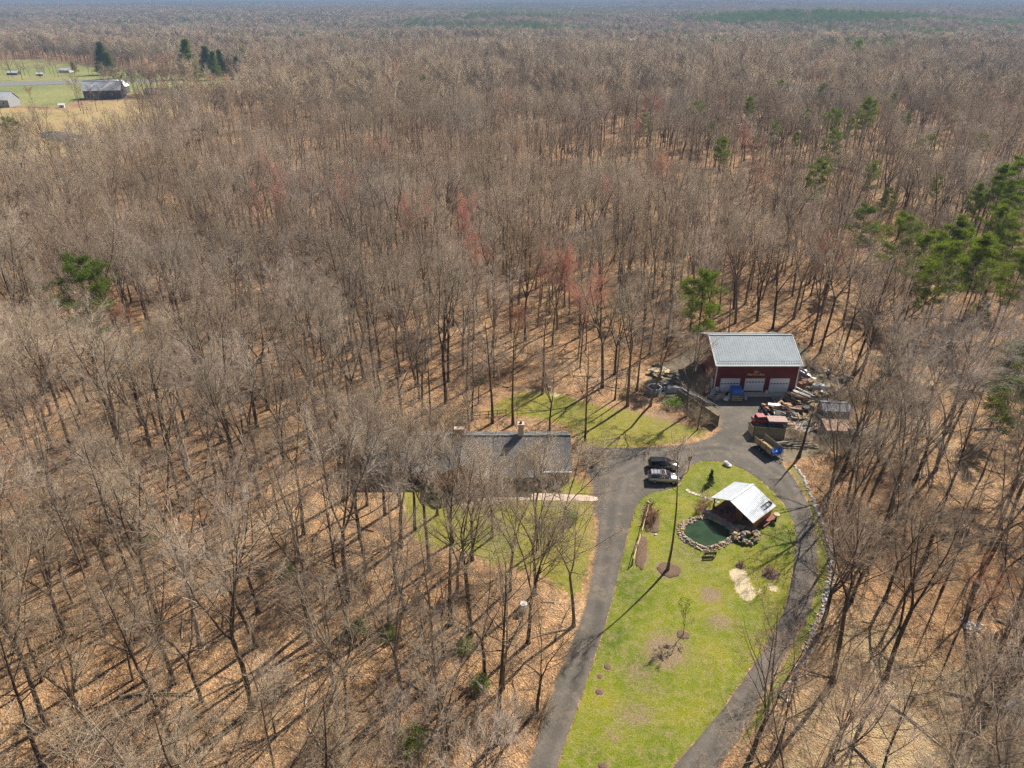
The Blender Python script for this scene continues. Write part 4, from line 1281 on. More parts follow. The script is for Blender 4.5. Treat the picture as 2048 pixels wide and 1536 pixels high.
for sx in (-1, 1):
    for sy in (-1, 1):
        L = math.hypot(D2 + OV, sl * (D2 + OV)); an = math.atan2(sl, 1)
        MB().box((sx * (W2 + .37), sy * (D2 + OV) / 2, (EH - sl * OV + RH) / 2 + .02), (.10, L, .24), 0, -sy * an).build('rake_trim', WHITE, barn)
    MB().box((sx * (W2 - .02), -D2 - .02, (EH - .3) / 2), (.20, .10, EH - .3)).build('corner_trim', WHITE, barn)
sg = MB()
for row in (.55, 1.05):
    for i in range(34):
        y = -D2 - OV + row; z = EH - sl * OV + sl * row + .12
        sg.box((-W2 + .2 + i * .456 + (.2 if row > 1 else 0), y, z), (.16, .05, .07))
tag(sg.build('snow_guards', GREYSHED, barn), kind='stuff')
for dx, lift, wz in DOORS:
    d = MB()
    nsec = 5
    dr = link('garage_door', None, barn, (dx, -D2 + .06, 0))
    secs = MB().box((0, 0, 0), (DW - .2, .06, (DH - .1) / nsec - .006)).mesh('section', DOOR_WHITE)
    for k in range(nsec):
        z = lift + (k + .5) * (DH - .1) / nsec
        if z < DH: link('section', secs, dr, (0, 0, z))
    pm_ = MB().box((0, 0, 0), (.36, .03, .2)).mesh('pane', GLASS)
    for i in range(6):
        link('pane', pm_, dr, (-DW / 2 + .42 + i * .572, -.035, DH * wz))
    fr = MB()
    for s_ in (-1, 1): fr.box((s_ * (DW / 2 - .05), -.05, DH / 2), (.10, .12, DH))
    fr.box((0, -.05, DH - .05), (DW - .2, .12, .1))
    fr.build('frame', WHITE, dr)
    boxp('interior_shade', (0, .5, DH / 2), (DW, .05, DH), BLACKPL, dr)  # black sheet behind the door, its colour stands in for the shade inside
def lettering(txt, size, loc, parent, mat):
    cu = bpy.data.curves.new('lettering', 'FONT')
    cu.body = txt; cu.size = size; cu.extrude = .03; cu.align_x = 'CENTER'; cu.shear = .25; cu.offset = .022
    cu.materials.append(mat)
    tmp = bpy.data.objects.new('lettering_curve', cu)
    col.objects.link(tmp)
    bpy.context.view_layer.update()
    me = bpy.data.meshes.new_from_object(tmp.evaluated_get(bpy.context.evaluated_depsgraph_get()))
    bpy.data.objects.remove(tmp)
    me.materials.clear(); me.materials.append(mat)
    return link('lettering', me, parent, loc, (math.pi / 2, 0, 0))
lettering('The', .62, (-.3, -D2 - .06, 4.22), barn, GOLD)
lettering('Hot Dee Zoo', .58, (-.25, -D2 - .06, 3.68), barn, GOLD)
boxp('side_door', (-W2 - .04, -5.4, 1.05), (.08, 1.0, 2.1), WHITE, barn)
boxp('apron', (-.2, -D2 - .9, .055), (12.8, 1.7, .03), CONCRETE, barn)

# ------------------------------------------------------------------ ranch house
house = thing('ranch_house', 'long low ranch house with dark grey shingle roof and front gable', 'house', (-6.8, 95.1, 0))
HW, HD, HE, HR = 15.7, 5.3, 2.6, 5.3
for y in (-HD + .1, HD - .1): boxp('wall', (0, y, HE / 2), (2 * HW, .2, HE), SIDING, house)
for sx in (-1, 1):
    m = MB(); x0, x1 = sx * HW, sx * (HW - .2)
    prof = [(-HD + .2, 0), (HD - .2, 0), (HD - .2, HE), (0, HR - .1), (-HD + .2, HE)]
    m.add([(x0, y, z) for y, z in prof] + [(x1, y, z) for y, z in prof], [(0, 1, 2, 3, 4), (9, 8, 7, 6, 5)] + [(i, (i + 1) % 5, 5 + (i + 1) % 5, 5 + i) for i in range(5)])
    m.build('wall', SIDING, house)
gable_roof(house, HW, HD, HE, HR, .4, .5, SHINGLE, rib=0, t=.1)
# front gable, ridge along y
gx, gw, gy0, gh = -.95, 4.0, -7.4, 5.0
m = MB()
prof = [(gx - gw, 0), (gx + gw, 0), (gx + gw, HE), (gx, gh - .1), (gx - gw, HE)]
m.add([(x, gy0, z) for x, z in prof] + [(x, gy0 + .2, z) for x, z in prof], [(0, 1, 2, 3, 4), (9, 8, 7, 6, 5)] + [(i, (i + 1) % 5, 5 + (i + 1) % 5, 5 + i) for i in range(5)])
m.build('wall', CEDAR, house)
for sx in (-1, 1): boxp('wall', (gx + sx * (gw - .1), (gy0 + .2 - HD) / 2, HE / 2), (.2, -HD - gy0 - .2, HE), SIDING, house)
gs = (gh - HE) / gw
for sx in (-1, 1):
    xe = gx + sx * (gw + .45); ze = HE - gs * .45
    yb = .3
    q = [(xe, gy0 - .45, ze + .12), (xe, -HD + .2, ze + .12), (gx, -.55, gh + .12), (gx, gy0 - .45, gh + .12)]
    if sx > 0: pass
    else: q = q[::-1]
    MB().slab(q, .1).build('roof', SHINGLE, house)
for x, w in ((-12, 1.8), (-8.2, 1.5), (5.2, 1.6), (13.0, 1.6)):
    wn_ = boxp('window', (x, -HD - .02, 1.5), (w, .06, 1.2), WHITE, house)
    for s_ in (-1, 1): boxp('pane', (x + s_ * w * .24, -HD - .06, 1.5), (w * .42, .03, 1.02), GLASS, wn_)
wn_ = boxp('window', (gx, gy0 - .02, 1.45), (2.4, .06, 1.4), WHITE, house)
for s_ in (-1, 0, 1): boxp('pane', (gx + s_ * .78, gy0 - .06, 1.45), (.68, .03, 1.2), GLASS, wn_)
dr = boxp('door', (8.6, -HD - .03, 1.05), (1.0, .06, 2.1), DARKWOOD, house)
boxp('porch_slab', (8.2, -HD - .9, .09), (6.5, 1.7, .12), CONCRETE, house)
for x in (5.4, 8.2, 11.0): MB().box((x, -HD - 1.6, 1.2), (.14, .14, 2.3)).build('porch_post', WHITE, house)
MB().slab([(5.0, -HD - 1.9, 2.35), (11.4, -HD - 1.9, 2.35), (11.4, -HD + .0, 2.75), (5.0, -HD + .0, 2.75)], .1).build('porch_roof', SHINGLE, house)
ch = MB().box((8.2, .25, 5.6), (.85, .85, 3.4)).build('chimney', STUCCO, house)
boxp('cap', (8.2, .25, 7.36), (1.05, 1.05, .14), CONCRETE, ch); boxp('flue', (8.2, .25, 7.55), (.36, .36, .3), BLACKPL, ch)
ch = MB().box((-1.6, .5, 5.5), (1.5, .8, 1.6)).build('chimney', BRICK, house)
boxp('cap', (-1.6, .5, 6.34), (1.65, .95, .12), CONCRETE, ch)
for x in (-9, 3.5): boxp('roof_vent', (x, 2.0, 4.55), (.4, .4, .3), GREYSHED, house)
for x, y in ((-4.2, 1.2), (2.2, -2.4), (10.5, 1.6)): MB().lathe([(.06, 0), (.06, .5)], 8, (x, y, HR - abs(y) * .51 + .02)).build('vent_pipe', BLACKPL, house)
gut = boxp('gutter', (5.5, -HD - .56, HE - .22), (21, .12, .12), WHITE, house)
# walkway
wk = smooth_poly(GP([(905, 1005), (944, 996), (990, 994), (992, 987), (1005, 984), (1100, 988), (1196, 992), (1196, 1005), (1100, 1001), (1010, 1001), (990, 1008), (930, 1013)]), 1)
tag(MB().prism(wk, .0, .07).build('walkway', CONCRETE), kind='structure')
fl = thing('rail_fence', 'dark brown rail fence behind the house roof', 'fence', (0, 0, 0))
a, b = Vector(G(925, 838)), Vector(G(1012, 830))
for i in range(6):
    p = a.lerp(b, i / 5); MB().box((p.x, p.y, .6), (.12, .12, 1.2)).build('post', DARKWOOD, fl)
for z in (.45, 1.1): MB().tube([a + Vector((0, 0, z)), b + Vector((0, 0, z))], .06, 5).build('rail', DARKWOOD, fl)

# ------------------------------------------------------------------ pavilion by the pond
pav = thing('pavilion', 'small cedar garden cabin with white ribbed roof and open porch by the pond', 'cabin', (33.1, 82.6, 0), R(40.5))
Lh = 2.95
def pslope(y0, z0, y1, z1, mat):
    L = math.hypot(y1 - y0, z1 - z0); an = math.atan2(z1 - z0, y1 - y0)
    q = [(-Lh, y0, z0), (Lh, y0, z0), (Lh, y1, z1), (-Lh, y1, z1)]
    if y0 > y1: q = q[::-1]
    o = MB().slab(q, .05).build('roof', mat, pav)
    r = MB()
    for i in range(21):
        r.box((-Lh + .03 + i * (2 * Lh - .06) / 20, (y0 + y1) / 2, (z0 + z1) / 2 + .02), (.045, L, .04), 0, an)
    r.build('standing_ribs', mat, o)
pslope(3.0, 2.35, 0, 3.6, PALE_STEEL)
pslope(-4.05, 2.05, 0, 3.6, PALE_STEEL)
boxp('ridge_cap', (0, 0, 3.64), (2 * Lh, .3, .06), PALE_STEEL, pav)
boxp('fascia', (0, -4.1, 1.97), (2 * Lh + .1, .06, .18), CEDAR, pav)
boxp('wall', (-1.85, -2.2, 1.2), (.14, 2.8, 1.55), CEDAR, pav)
MB().add([(-1.92, -3.6, .05), (-1.92, -.8, .05), (-1.92, -.8, 3.15), (-1.92, -3.6, 2.1), (-1.80, -3.6, .05), (-1.80, -.8, .05), (-1.80, -.8, 3.15), (-1.80, -3.6, 2.1)],
         [(0, 1, 2, 3), (7, 6, 5, 4), (0, 4, 5, 1), (1, 5, 6, 2), (2, 6, 7, 3), (3, 7, 4, 0)]).build('gable_wall', CEDAR, pav)
boxp('wall', (.45, -3.62, 1.05), (4.5, .12, 2.05), CEDAR, pav)
boxp('wall', (2.6, -2.2, 1.3), (.12, 2.7, 2.5), CEDAR, pav)
boxp('wall', (.4, -.76, 1.55), (4.3, .1, 3.0), CEDAR, pav)
boxp('window', (-1.94, -2.3, 1.25), (.06, .8, .7), GLASS, pav)
boxp('window', (1.0, -3.7, 1.2), (1.2, .06, .8), GLASS, pav)
boxp('side_deck', (1.2, -4.1, .3), (3.2, .9, .1), DECK, pav)
for x, y, h in ((-2.6, 2.5, 2.5), (2.5, 2.5, 2.5), (-2.6, -.6, 3.3)): boxp('post', (x, y, h / 2), (.14, .14, h), DARKWOOD, pav)
boxp('beam', (0, 2.55, 2.44), (5.5, .1, .16), DARKWOOD, pav)
plank = MB().box((0, 0, 0), (6.2, .165, .05)).mesh('plank', DECK)
for i in range(22):
    link('plank', plank, pav, (-.55, -1.25 + i * .175, .52))
boxp('joists', (-.55, .6, .28), (6.0, 3.7, .40), DARKWOOD, pav)
for x0, y0, x1, y1 in ((-2.6, 2.62, 2.5, 2.62),):
    rl = MB().tube([(x0, y0, 1.35), (x1, y1, 1.35)], .04, 5)
    rl.build('rail', DARKWOOD, pav)
ladder = thing('ladder', 'dark ladder lying on the lower edge of the white cabin roof', 'ladder', (0, 0, 0))
pm = Matrix.Translation((33.1, 82.6, 0)) @ Matrix.Rotation(R(40.5), 4, 'Z')
def pv(x, y, z): return pm @ Vector((x, y, z))
for yy in (-3.05, -3.6): MB().tube([pv(.4, yy, 3.6 + yy * .3827 + .12), pv(2.5, yy, 3.6 + yy * .3827 + .12)], .045, 5).build('rail', BLACKPL, ladder)
for k in range(5): MB().tube([pv(.5 + k * .48, -3.05, 3.6 - 3.05 * .3827 + .12), pv(.5 + k * .48, -3.6, 3.6 - 3.6 * .3827 + .12)], .04, 5).build('rung', BLACKPL, ladder)
def garden_table(loc, rz, label):
    t = thing('garden_table', label, 'table', loc, rz)
    MB().lathe([(.55, .68), (.58, .70), (.58, .73), (.55, .74)], 14).build('table_top', DARKWOOD, t)
    MB().lathe([(.25, 0), (.06, .05), (.05, .68)], 8).build('pedestal', BLACKPL, t)
def garden_chair(loc, rz, label):
    t = thing('garden_chair', label, 'chair', loc, rz, 'chairs on the pavilion deck')
    boxp('seat', (0, 0, .42), (.5, .5, .06), BLACKPL, t); boxp('backrest', (-.24, 0, .72), (.05, .5, .55), BLACKPL, t)
    for x in (-.2, .2):
        for y in (-.2, .2): boxp('leg', (x, y, .2), (.05, .05, .4), BLACKPL, t)
p = pv(-1.9, .6, .55); garden_table(p, .3, 'round dark table on the red pavilion deck')
p = pv(-2.8, .9, .55); garden_chair(p, .2 + R(40), 'dark chair on the pond side of the deck table')
p = pv(-1.2, .2, .55); garden_chair(p, R(220), 'dark chair under the pavilion roof by the table')
p = pv(-2.9, 2.1, .55); garden_chair(p, R(20), 'dark chair at the outer corner of the deck')

# ------------------------------------------------------------------ pond and stones
def rock_mesh(seed, sub=2, flat=.7):
    bm = bmesh.new(); bmesh.ops.create_icosphere(bm, subdivisions=sub, radius=.5)
    r_ = random.Random(seed)
    off = Vector((r_.random() * 9, r_.random() * 9, r_.random() * 9))
    for v in bm.verts:
        d = v.co.normalized()
        f = 1 + .28 * math.sin(3.1 * d.x + off.x) * math.cos(2.7 * d.y + off.y) + .2 * math.sin(4.3 * d.z + off.z + 2 * d.x) + r_.uniform(-.1, .1)
        v.co = d * .5 * f; v.co.z *= flat
    me = bpy.data.meshes.new('stone'); bm.to_mesh(me); bm.free()
    return me
ROCKS = []
for i in range(10):
    me = rock_mesh(i, 2); me.materials.append(STONES[i % 5]); ROCKS.append(me)
SMALLROCK = []
for i in range(5):
    me = rock_mesh(30 + i, 2); me.materials.append(WHITESTONE[i % 3 == 0]); SMALLROCK.append(me)
POND = smooth_poly(GP([(1368, 1052), (1384, 1043), (1411, 1037), (1440, 1045), (1469, 1070), (1456, 1077), (1436, 1089), (1414, 1095), (1398, 1091), (1380, 1081), (1366, 1069)], .1), 2)
cxp, cyp = np.mean(POND, 0)
POND = [(cxp + (x - cxp) * 1.0, cyp + (y - cyp) * 1.0) for x, y in POND]
me = bpy.data.meshes.new('pond'); me.from_pydata([(x, y, .10) for x, y in POND], [], [tuple(range(len(POND)))]); me.materials.append(WATER)
tag(link('pond_water', me), kind='structure')
edging = thing('pond_edging', 'ring of tan and buff field stones around the green pond', 'stones', (cxp, cyp, 0))
gR = random.Random(4)
def stone(parent, x, y, z, s, meshes, o0=(0, 0, 0)):
    k = gR.uniform(.8, 1.25)
    return link('stone', gR.choice(meshes), parent, (x - o0[0], y - o0[1], z), (gR.uniform(-.3, .3), gR.uniform(-.3, .3), gR.uniform(0, 6.28)), (s * k, s * gR.uniform(.7, 1.1), s * gR.uniform(.7, 1.1)))
n = len(POND)
for ring, (f, sz, cnt, z) in enumerate(((1.03, .44, 72, .15), (1.10, .42, 84, .10), (1.06, .36, 70, .30), (1.16, .32, 64, .07))):
    for i in range(cnt):
        t = (i + gR.uniform(-.3, .3)) / cnt * n
        a = POND[int(t) % n]; b = POND[(int(t) + 1) % n]; u = t - int(t)
        x = a[0] + (b[0] - a[0]) * u; y = a[1] + (b[1] - a[1]) * u
        dx, dy = x - cxp, y - cyp; L = math.hypot(dx, dy)
        q = (f - 1) * 4.6 + gR.uniform(-.12, .12)
        stone(edging, x + dx / L * q, y + dy / L * q, z, sz * gR.uniform(.75, 1.35), ROCKS, (cxp, cyp))
fc = G(1491, 1073)
fall = thing('rock_waterfall', 'mound of piled stones with a dark hollow at the right end of the pond', 'rocks', fc)
for i in range(85):
    a = gR.uniform(0, 6.28); r = 1.75 * math.sqrt(gR.random())
    if i < 34: r = gR.uniform(1.4, 1.9)
    h = max(0, 1.15 * (1 - (r / 2.0) ** 2))
    stone(fall, r * math.cos(a) * 1.15, r * math.sin(a), .15 + h * gR.uniform(.6, 1), gR.uniform(.32, .72), ROCKS)
sw = thing('stone_wall', 'low dry stone wall under the pavilion deck above the pond', 'wall', pv(-3.75, .4, 0), R(40.5))
for row in range(3):
    for i in range(13):
        o = stone(sw, gR.uniform(-.15, .12) - .1 * (2 - row), -2.6 + i * .42 + (row % 2) * .2, .12 + row * .2, gR.uniform(.42, .62), [ROCKS[3], ROCKS[8], ROCKS[0], ROCKS[2]])
row = thing('stone_row', 'curving row of small white stones along the outer edge of the drive', 'stones', (0, 0, 0))
RP = np.array(GP([(1590, 932), (1607, 957), (1618, 985), (1635, 1025), (1651, 1067), (1661, 1103), (1662, 1140), (1658, 1176), (1643, 1231), (1625, 1269), (1612, 1310), (1588, 1364), (1568, 1400)]))
seg = np.linalg.norm(np.diff(RP, axis=0), axis=1); cum = np.concatenate([[0], np.cumsum(seg)])
for i in range(270):
    t = gR.random() * cum[-1] if i > 180 else cum[-1] * i / 181
    k = min(int(np.searchsorted(cum, t)) - 1, len(seg) - 1); k = max(k, 0)
    p = RP[k] + (RP[k + 1] - RP[k]) * (t - cum[k]) / seg[k]
    w = .12 + .28 * (t / cum[-1])
    stone(row, p[0] + gR.gauss(0, w), p[1] + gR.gauss(0, w * .6), .10, gR.uniform(.22, .42), SMALLROCK)
for px, py, s_, lb in ((1454, 931, 1.25, 'pale boulder on the lawn tip inside the drive bend'), (1297, 1006, .5, 'white stone at the far end of the split-rail fence'), (1311, 1070, .4, 'white stone between the two mulch beds')):
    x, y, _ = G(px, py)
    tag(link('boulder', SMALLROCK[1], None, (x, y, .2 * s_), (0, 0, px), (s_, s_ * .8, s_ * .8)), lb, 'boulder')
sp_ = thing('stepping_stones', 'line of flat stepping stones from the parked cars to the pavilion', 'stones', (0, 0, 0))
for i in range(11):
    x, y, _ = G(1374 + i * 6.2 + gR.uniform(-1, 1), 982 + i * 2.3 + gR.uniform(-1, 1))
    MB().prism([(x + .33 * gR.uniform(.8, 1.1) * math.cos(a), y + .33 * gR.uniform(.8, 1.1) * math.sin(a)) for a in [k * math.pi / 3 + .3 * i for k in range(6)]], .0, .09).build('flagstone', STEPSTONE, sp_)

# ------------------------------------------------------------------ vehicles
def wheel(parent, x, y, r=.36, w=.24, mat=TYRE):
    wh = link('wheel', None, parent, (x, y, r))
    m = MB()
    rings = []
    for yy, rr in ((-w / 2, r * .8), (-w / 2, r * .95), (-w * .3, r), (w * .3, r), (w / 2, r * .95), (w / 2, r * .8)):
        rings.append([(rr * math.cos(2 * math.pi * k / 16), yy, rr * math.sin(2 * math.pi * k / 16)) for k in range(16)])
    m.loft(rings).build('tyre', mat, wh, smooth=False)
    m = MB()
    for yy in (-w / 2 - .01, w / 2 + .01):
        m.loft([[(rr * math.cos(2 * math.pi * k / 10), yy + d, rr * math.sin(2 * math.pi * k / 10)) for k in range(10)] for rr, d in ((r * .62, -.01), (r * .62, .01))])
    m.build('rim', ALLOY, wh)
    return wh

def suv(label, loc, rz, paint, rails=True, group='parked cars'):
    t = thing('parked_car', label, 'car', loc, rz, group)
    def ring(x, hw, zb, zt, r=.08):
        return [(x, -hw + r, zb), (x, hw - r, zb), (x, hw, zb + r), (x, hw, zt - r * 1.4), (x, hw - r * 1.6, zt), (x, -hw + r * 1.6, zt), (x, -hw, zt - r * 1.4), (x, -hw, zb + r)]
    b = MB().loft([ring(-2.38, .74, .42, .92), ring(-2.30, .86, .32, 1.02), ring(-1.9, .93, .26, 1.06), ring(-.6, .95, .24, 1.05), ring(.85, .95, .24, 1.04), ring(1.25, .94, .25, 1.02),
                   ring(1.95, .91, .27, .95), ring(2.25, .84, .32, .86), ring(2.38, .70, .42, .74)])
    b.build('body', paint, t, smooth=True)
    # glasshouse
    lo = [(-2.22, -.86, 1.03), (1.12, -.86, 1.03), (1.12, .86, 1.03), (-2.22, .86, 1.03)]
    hi = [(-1.92, -.68, 1.62), (.28, -.66, 1.64), (.28, .66, 1.64), (-1.92, .68, 1.62)]
    MB().loft([lo, hi]).build('windows', GLASS, t)
    rf = MB().loft([[(-2.0, -.71, 1.60), (.32, -.69, 1.62), (.32, .69, 1.62), (-2.0, .71, 1.60)], [(-1.95, -.64, 1.69), (.15, -.62, 1.71), (.15, .62, 1.71), (-1.95, .64, 1.69)]]).build('roof', paint, t)
    boxp('sunroof', (-.15, 0, 1.712), (.55, .9, .012), GLASS, rf)
    for sy in (-1, 1):
        for xa, xb in ((1.10, .30), (-.35, -.38), (-1.35, -1.32), (-2.20, -1.94)):
            MB().tube([(xa, sy * .855, 1.04), (xb, sy * .69, 1.63)], .045, 4).build('pillar', paint if xa in (1.10, -2.20) else BLACKPL, t)
        if rails:
            MB().tube([(-1.85, sy * .6, 1.76), (.05, sy * .58, 1.78)], .028, 5).build('roof_rail', BLACKPL, rf)
        boxp('mirror', (.75, sy * 1.02, 1.10), (.14, .20, .15), paint, t)
        boxp('headlight', (2.22, sy * .62, .80), (.24, .34, .13), LAMP, t, rz=-sy * .25)
        boxp('tail_light', (-2.30, sy * .76, .96), (.16, .20, .30), TAIL, t)
        boxp('sill', (0, sy * .95, .30), (2.6, .06, .14), BLACKPL, t)
        for x in (-1.42, 1.45): wheel(t, x, sy * .84)
        for x in (-.25, .75): boxp('door_handle', (x - .35, sy * .955, .90), (.20, .03, .04), paint, t)
    if rails:
        for x in (-1.55, -1.0, -.55): MB().tube([(x, -.59, 1.77), (x, .59, 1.77)], .025, 4).build('crossbar', BLACKPL, rf)
    boxp('grille', (2.36, 0, .62), (.06, .9, .22), BLACKPL, t)
    boxp('number_plate', (-2.40, 0, .72), (.02, .5, .13), WHITE, t)
    return t
x, y, _ = G(1326, 962); suv('silver SUV with roof rails parked on the drive nearest the lawn', (x, y, .05), R(-4), SILVER)
x, y, _ = G(1326, 936); suv('black SUV parked just behind the silver one on the drive', (x, y, .05), R(-2), BLACKPAINT, False)

tr = thing('utility_trailer', 'utility trailer with tall board sides and a blue tarp beside the right fence', 'trailer', G(1534, 902), R(-68))
boxp('bed', (0, 0, .72), (4.6, 2.1, .14), LUMBER_GREY, tr)
for sy in (-1, 1):
    for k in range(3): boxp('side_board', (-.1, sy * 1.02, .98 + k * .36), (4.4, .05, .34), FENCEWOOD if sy > 0 else PLY, tr)
    for x in (-2.1, -.7, .7, 2.1): boxp('stake', (x, sy * 1.07, 1.3), (.09, .05, 1.3), DARKWOOD, tr)
    for x in (-.45, .45): wheel(tr, x, sy * 1.18, .36, .22)
    boxp('fender', (0, sy * 1.18, .80), (1.9, .28, .05), BLACKPL, tr)
for k in range(5): boxp('load_board', (-.5 + .15 * k, -.5 + .2 * k, .86 + .06 * k), (2.6, .28, .06), PLY if k % 2 else LUMBER, tr, rz=.05 * k)
MB().tube([(2.2, -.7, .6), (3.7, 0, .55), (2.2, .7, .6)], .06, 5).build('tongue', BLACKPL, tr)
boxp('jack', (3.6, 0, .4), (.08, .08, .8), STEEL, tr)
tm = bmesh.new()
NN = 14
vv = [[tm.verts.new((1.0 + 1.45 * i / NN, -1.15 + 2.3 * j / NN, 1.05 + .55 * (abs(j / NN - .5) * 2) ** 2 + .10 * math.sin(5.1 * i / NN * 2 + j) + .07 * math.cos(j * 1.7 + i * .9) - (.35 if i > NN - 3 else 0))) for j in range(NN + 1)] for i in range(NN + 1)]
for i in range(NN):
    for j in range(NN): tm.faces.new((vv[i][j], vv[i + 1][j], vv[i + 1][j + 1], vv[i][j + 1]))
me = bpy.data.meshes.new('tarpaulin'); tm.to_mesh(me); tm.free(); me.materials.append(TARP)
o = tag(link('tarpaulin', me, None, tr.location, tr.rotation_euler), 'crumpled blue tarp over the front of the board-sided trailer', 'tarp')
so = o.modifiers.new('thickness', 'SOLIDIFY'); so.thickness = .02

def old_machine(loc, rz, label, paint, cat, L=2.6):
    """small tractor-like machine: bonnet, seat, wheels"""
    t = thing('old_tractor', label, cat, loc, rz)
    boxp('chassis', (0, 0, .55), (L, .5, .25), BLACKPL, t)
    MB().loft([[(.1 * L, -.35, .65), (.5 * L, -.3, .65), (.5 * L, .3, .65), (.1 * L, .35, .65)], [(.1 * L, -.28, 1.15), (.47 * L, -.24, 1.05), (.47 * L, .24, 1.05), (.1 * L, .28, 1.15)]]).build('bonnet', paint, t)
    boxp('seat', (-.22 * L, 0, .95), (.45, .5, .12), BLACKPL, t); boxp('backrest', (-.31 * L, 0, 1.2), (.08, .5, .4), BLACKPL, t)
    MB().tube([(.02 * L, 0, .9), (-.05 * L, 0, 1.3)], .03, 5).build('steering_column', BLACKPL, t)
    for sy in (-1, 1):
        wheel(t, -.3 * L, sy * .6, .55, .3); wheel(t, .36 * L, sy * .5, .32, .2)
        boxp('fender', (-.3 * L, sy * .6, 1.14), (.9, .34, .06), paint, t)
    return t
x, y, _ = G(1522, 846)
redv = thing('pickup_truck', 'small red vehicle behind the right board fence', 'truck', (x, y, .05), R(5))
MB().loft([[(-1.6, -.75, .4), (1.6, -.75, .4), (1.6, .75, .4), (-1.6, .75, .4)], [(-1.65, -.82, .9), (1.65, -.80, .85), (1.65, .80, .85), (-1.65, .82, .9)], [(-1.5, -.75, 1.0), (1.5, -.74, .95), (1.5, .74, .95), (-1.5, .75, 1.0)]]).build('body', REDPAINT, redv)
MB().loft([[(-1.2, -.72, .98), (.6, -.72, .98), (.6, .72, .98), (-1.2, .72, .98)], [(-.95, -.6, 1.5), (.25, -.6, 1.5), (.25, .6, 1.5), (-.95, .6, 1.5)]]).build('windows', GLASS, redv)
boxp('roof', (-.35, 0, 1.55), (1.4, 1.3, .1), REDPAINT, redv)
for sx in (-1, 1):
    for sy in (-1, 1): wheel(redv, sx * 1.05, sy * .72, .32, .2)
    boxp('headlight', (1.64, sx * .5, .7), (.06, .3, .14), LAMP, redv)
x, y, _ = G(1552, 850)
cv = thing('camper_shell', 'faded pink box body with dark sides next to the red vehicle', 'box', (x, y, 0), R(-4))
boxp('lower_body', (0, 0, .6), (3.2, 1.9, 1.0), NAVY, cv); boxp('roof', (0, 0, 1.2), (3.3, 2.0, .2), FADED, cv)
for s_ in (-1, 0, 1): boxp('window', (s_ * 1.0, -.96, .75), (.7, .03, .4), GLASS, cv)

# ------------------------------------------------------------------ fences
def board_fence(label, a, b, h, nsec, mat):
    a = Vector((*a, 0)); b = Vector((*b, 0)); d = b - a; L = d.length
    t = thing('board_fence', label, 'fence', a, math.atan2(d.y, d.x))
    for k in range(nsec + 1): boxp('post', (L * k / nsec, .10, h / 2 + .05), (.12, .12, h + .1), DARKWOOD, t)
    pick = MB(); w = L / nsec; m = int(w / .155)
    for i in range(m):
        pick.box(((i + .5) * w / m, -.02, h / 2 + .04), (w / m - .012, .03, h - .03 + .04 * ((i * 7) % 3 - 1)))
    me = pick.mesh('panel', mat)
    for k in range(nsec):
        p = link('panel', me, t, (L * k / nsec, 0, 0))
        for z in (.35, h - .3): boxp('rail', (L * (k + .5) / nsec, .04, z), (w, .08, .09), DARKWOOD, t)
    return t
board_fence('weathered board fence with lumber leaned on its barn side', G(1352, 797)[:2], G(1434, 853)[:2], 2.1, 5, FENCEWOOD)
board_fence('short weathered board fence behind the trailer', G(1506, 874)[:2], G(1567, 880)[:2], 2.1, 2, FENCEWOOD)
a, b = Vector((*G(1353, 792)[:2], 2.0)), Vector((*G(1440, 848)[:2], 2.2))
lp = thing('long_lumber', 'long pale boards and pipes laid along the top of the left fence', 'lumber', (0, 0, 0))
for k in range(9):
    t0, t1 = sorted((gR.uniform(0, .5), gR.uniform(.45, 1)))
    off = Vector((.25 + .12 * k * .6, .3 + .1 * k * .5, gR.uniform(-.3, .25)))
    MB().tube([a.lerp(b, t0) + off, a.lerp(b, t1) + off + Vector((0, 0, gR.uniform(-.3, .3)))], gR.uniform(.05, .10), 5).build('board', gR.choice([LUMBER, LUMBER_GREY, STEEL]), lp)

# ------------------------------------------------------------------ yard clutter
gJ = random.Random(12)
def pile(px, py, rz, label, mats, n=12, ln=(1.5, 3.5), L=2, W=1.5, H=.7, sec=(.16, .06), spread=.25, name='lumber_pile', part='board'):
    t = thing(name, label, 'lumber', G(px, py), rz)
    heap(t, part, n, L, W, H, mats, gJ, ln, sec, 0, spread)
    return t
pile(1312, 752, .5, 'yellowish slabs and offcuts heaped at the left end of the yard', [LUMBER, PLY, CARD, LUMBER_GREY], 18, (.6, 1.8), 3, 3.0, .9, (.5, .12), .9)
pile(1330, 748, 1.1, 'upright pale slabs beside the yellowish offcuts', [LUMBER, PLY], 8, (1.0, 2.0), 1.5, 1.5, .8, (.5, .1), .4)
pile(1308, 767, .45, 'stack of pale boards just above the round bin', [LUMBER, LUMBER_GREY, WHITE], 12, (2.2, 3.4), 1.5, 1.8, .7, (.14, .07), .1)
pile(1345, 765, -.4, 'grey boards scattered between the bin and the pine', [LUMBER_GREY, WEATHER, RUST], 12, (1.2, 3.0), 3, 3, .5, (.16, .06), .6)
pile(1428, 797, -1.0, 'grey planks leaning low at the left corner of the barn front', [LUMBER_GREY, GREYSHED], 8, (2.0, 2.8), 1, 1.4, .6, (.2, .06), .1)
pile(1447, 797, -1.0, 'second grey plank stack in front of the left garage door', [LUMBER_GREY, GREYSHED, WEATHER], 8, (2.2, 3.0), 1, 1.3, .6, (.2, .06), .08)
pile(1590, 799, -.95, 'rack of long brown beams right of the barn apron', [LUMBER, RUST, DARKWOOD, LUMBER_GREY], 16, (2.4, 4.4), 1.2, 3.0, 1.0, (.16, .12), .12)
pile(1607, 794, -.95, 'pale stacked beams beside the glass sheet', [LUMBER, LUMBER_GREY, WHITE, PLY], 14, (2.6, 4.2), 1, 2.2, 1.1, (.15, .10), .1)
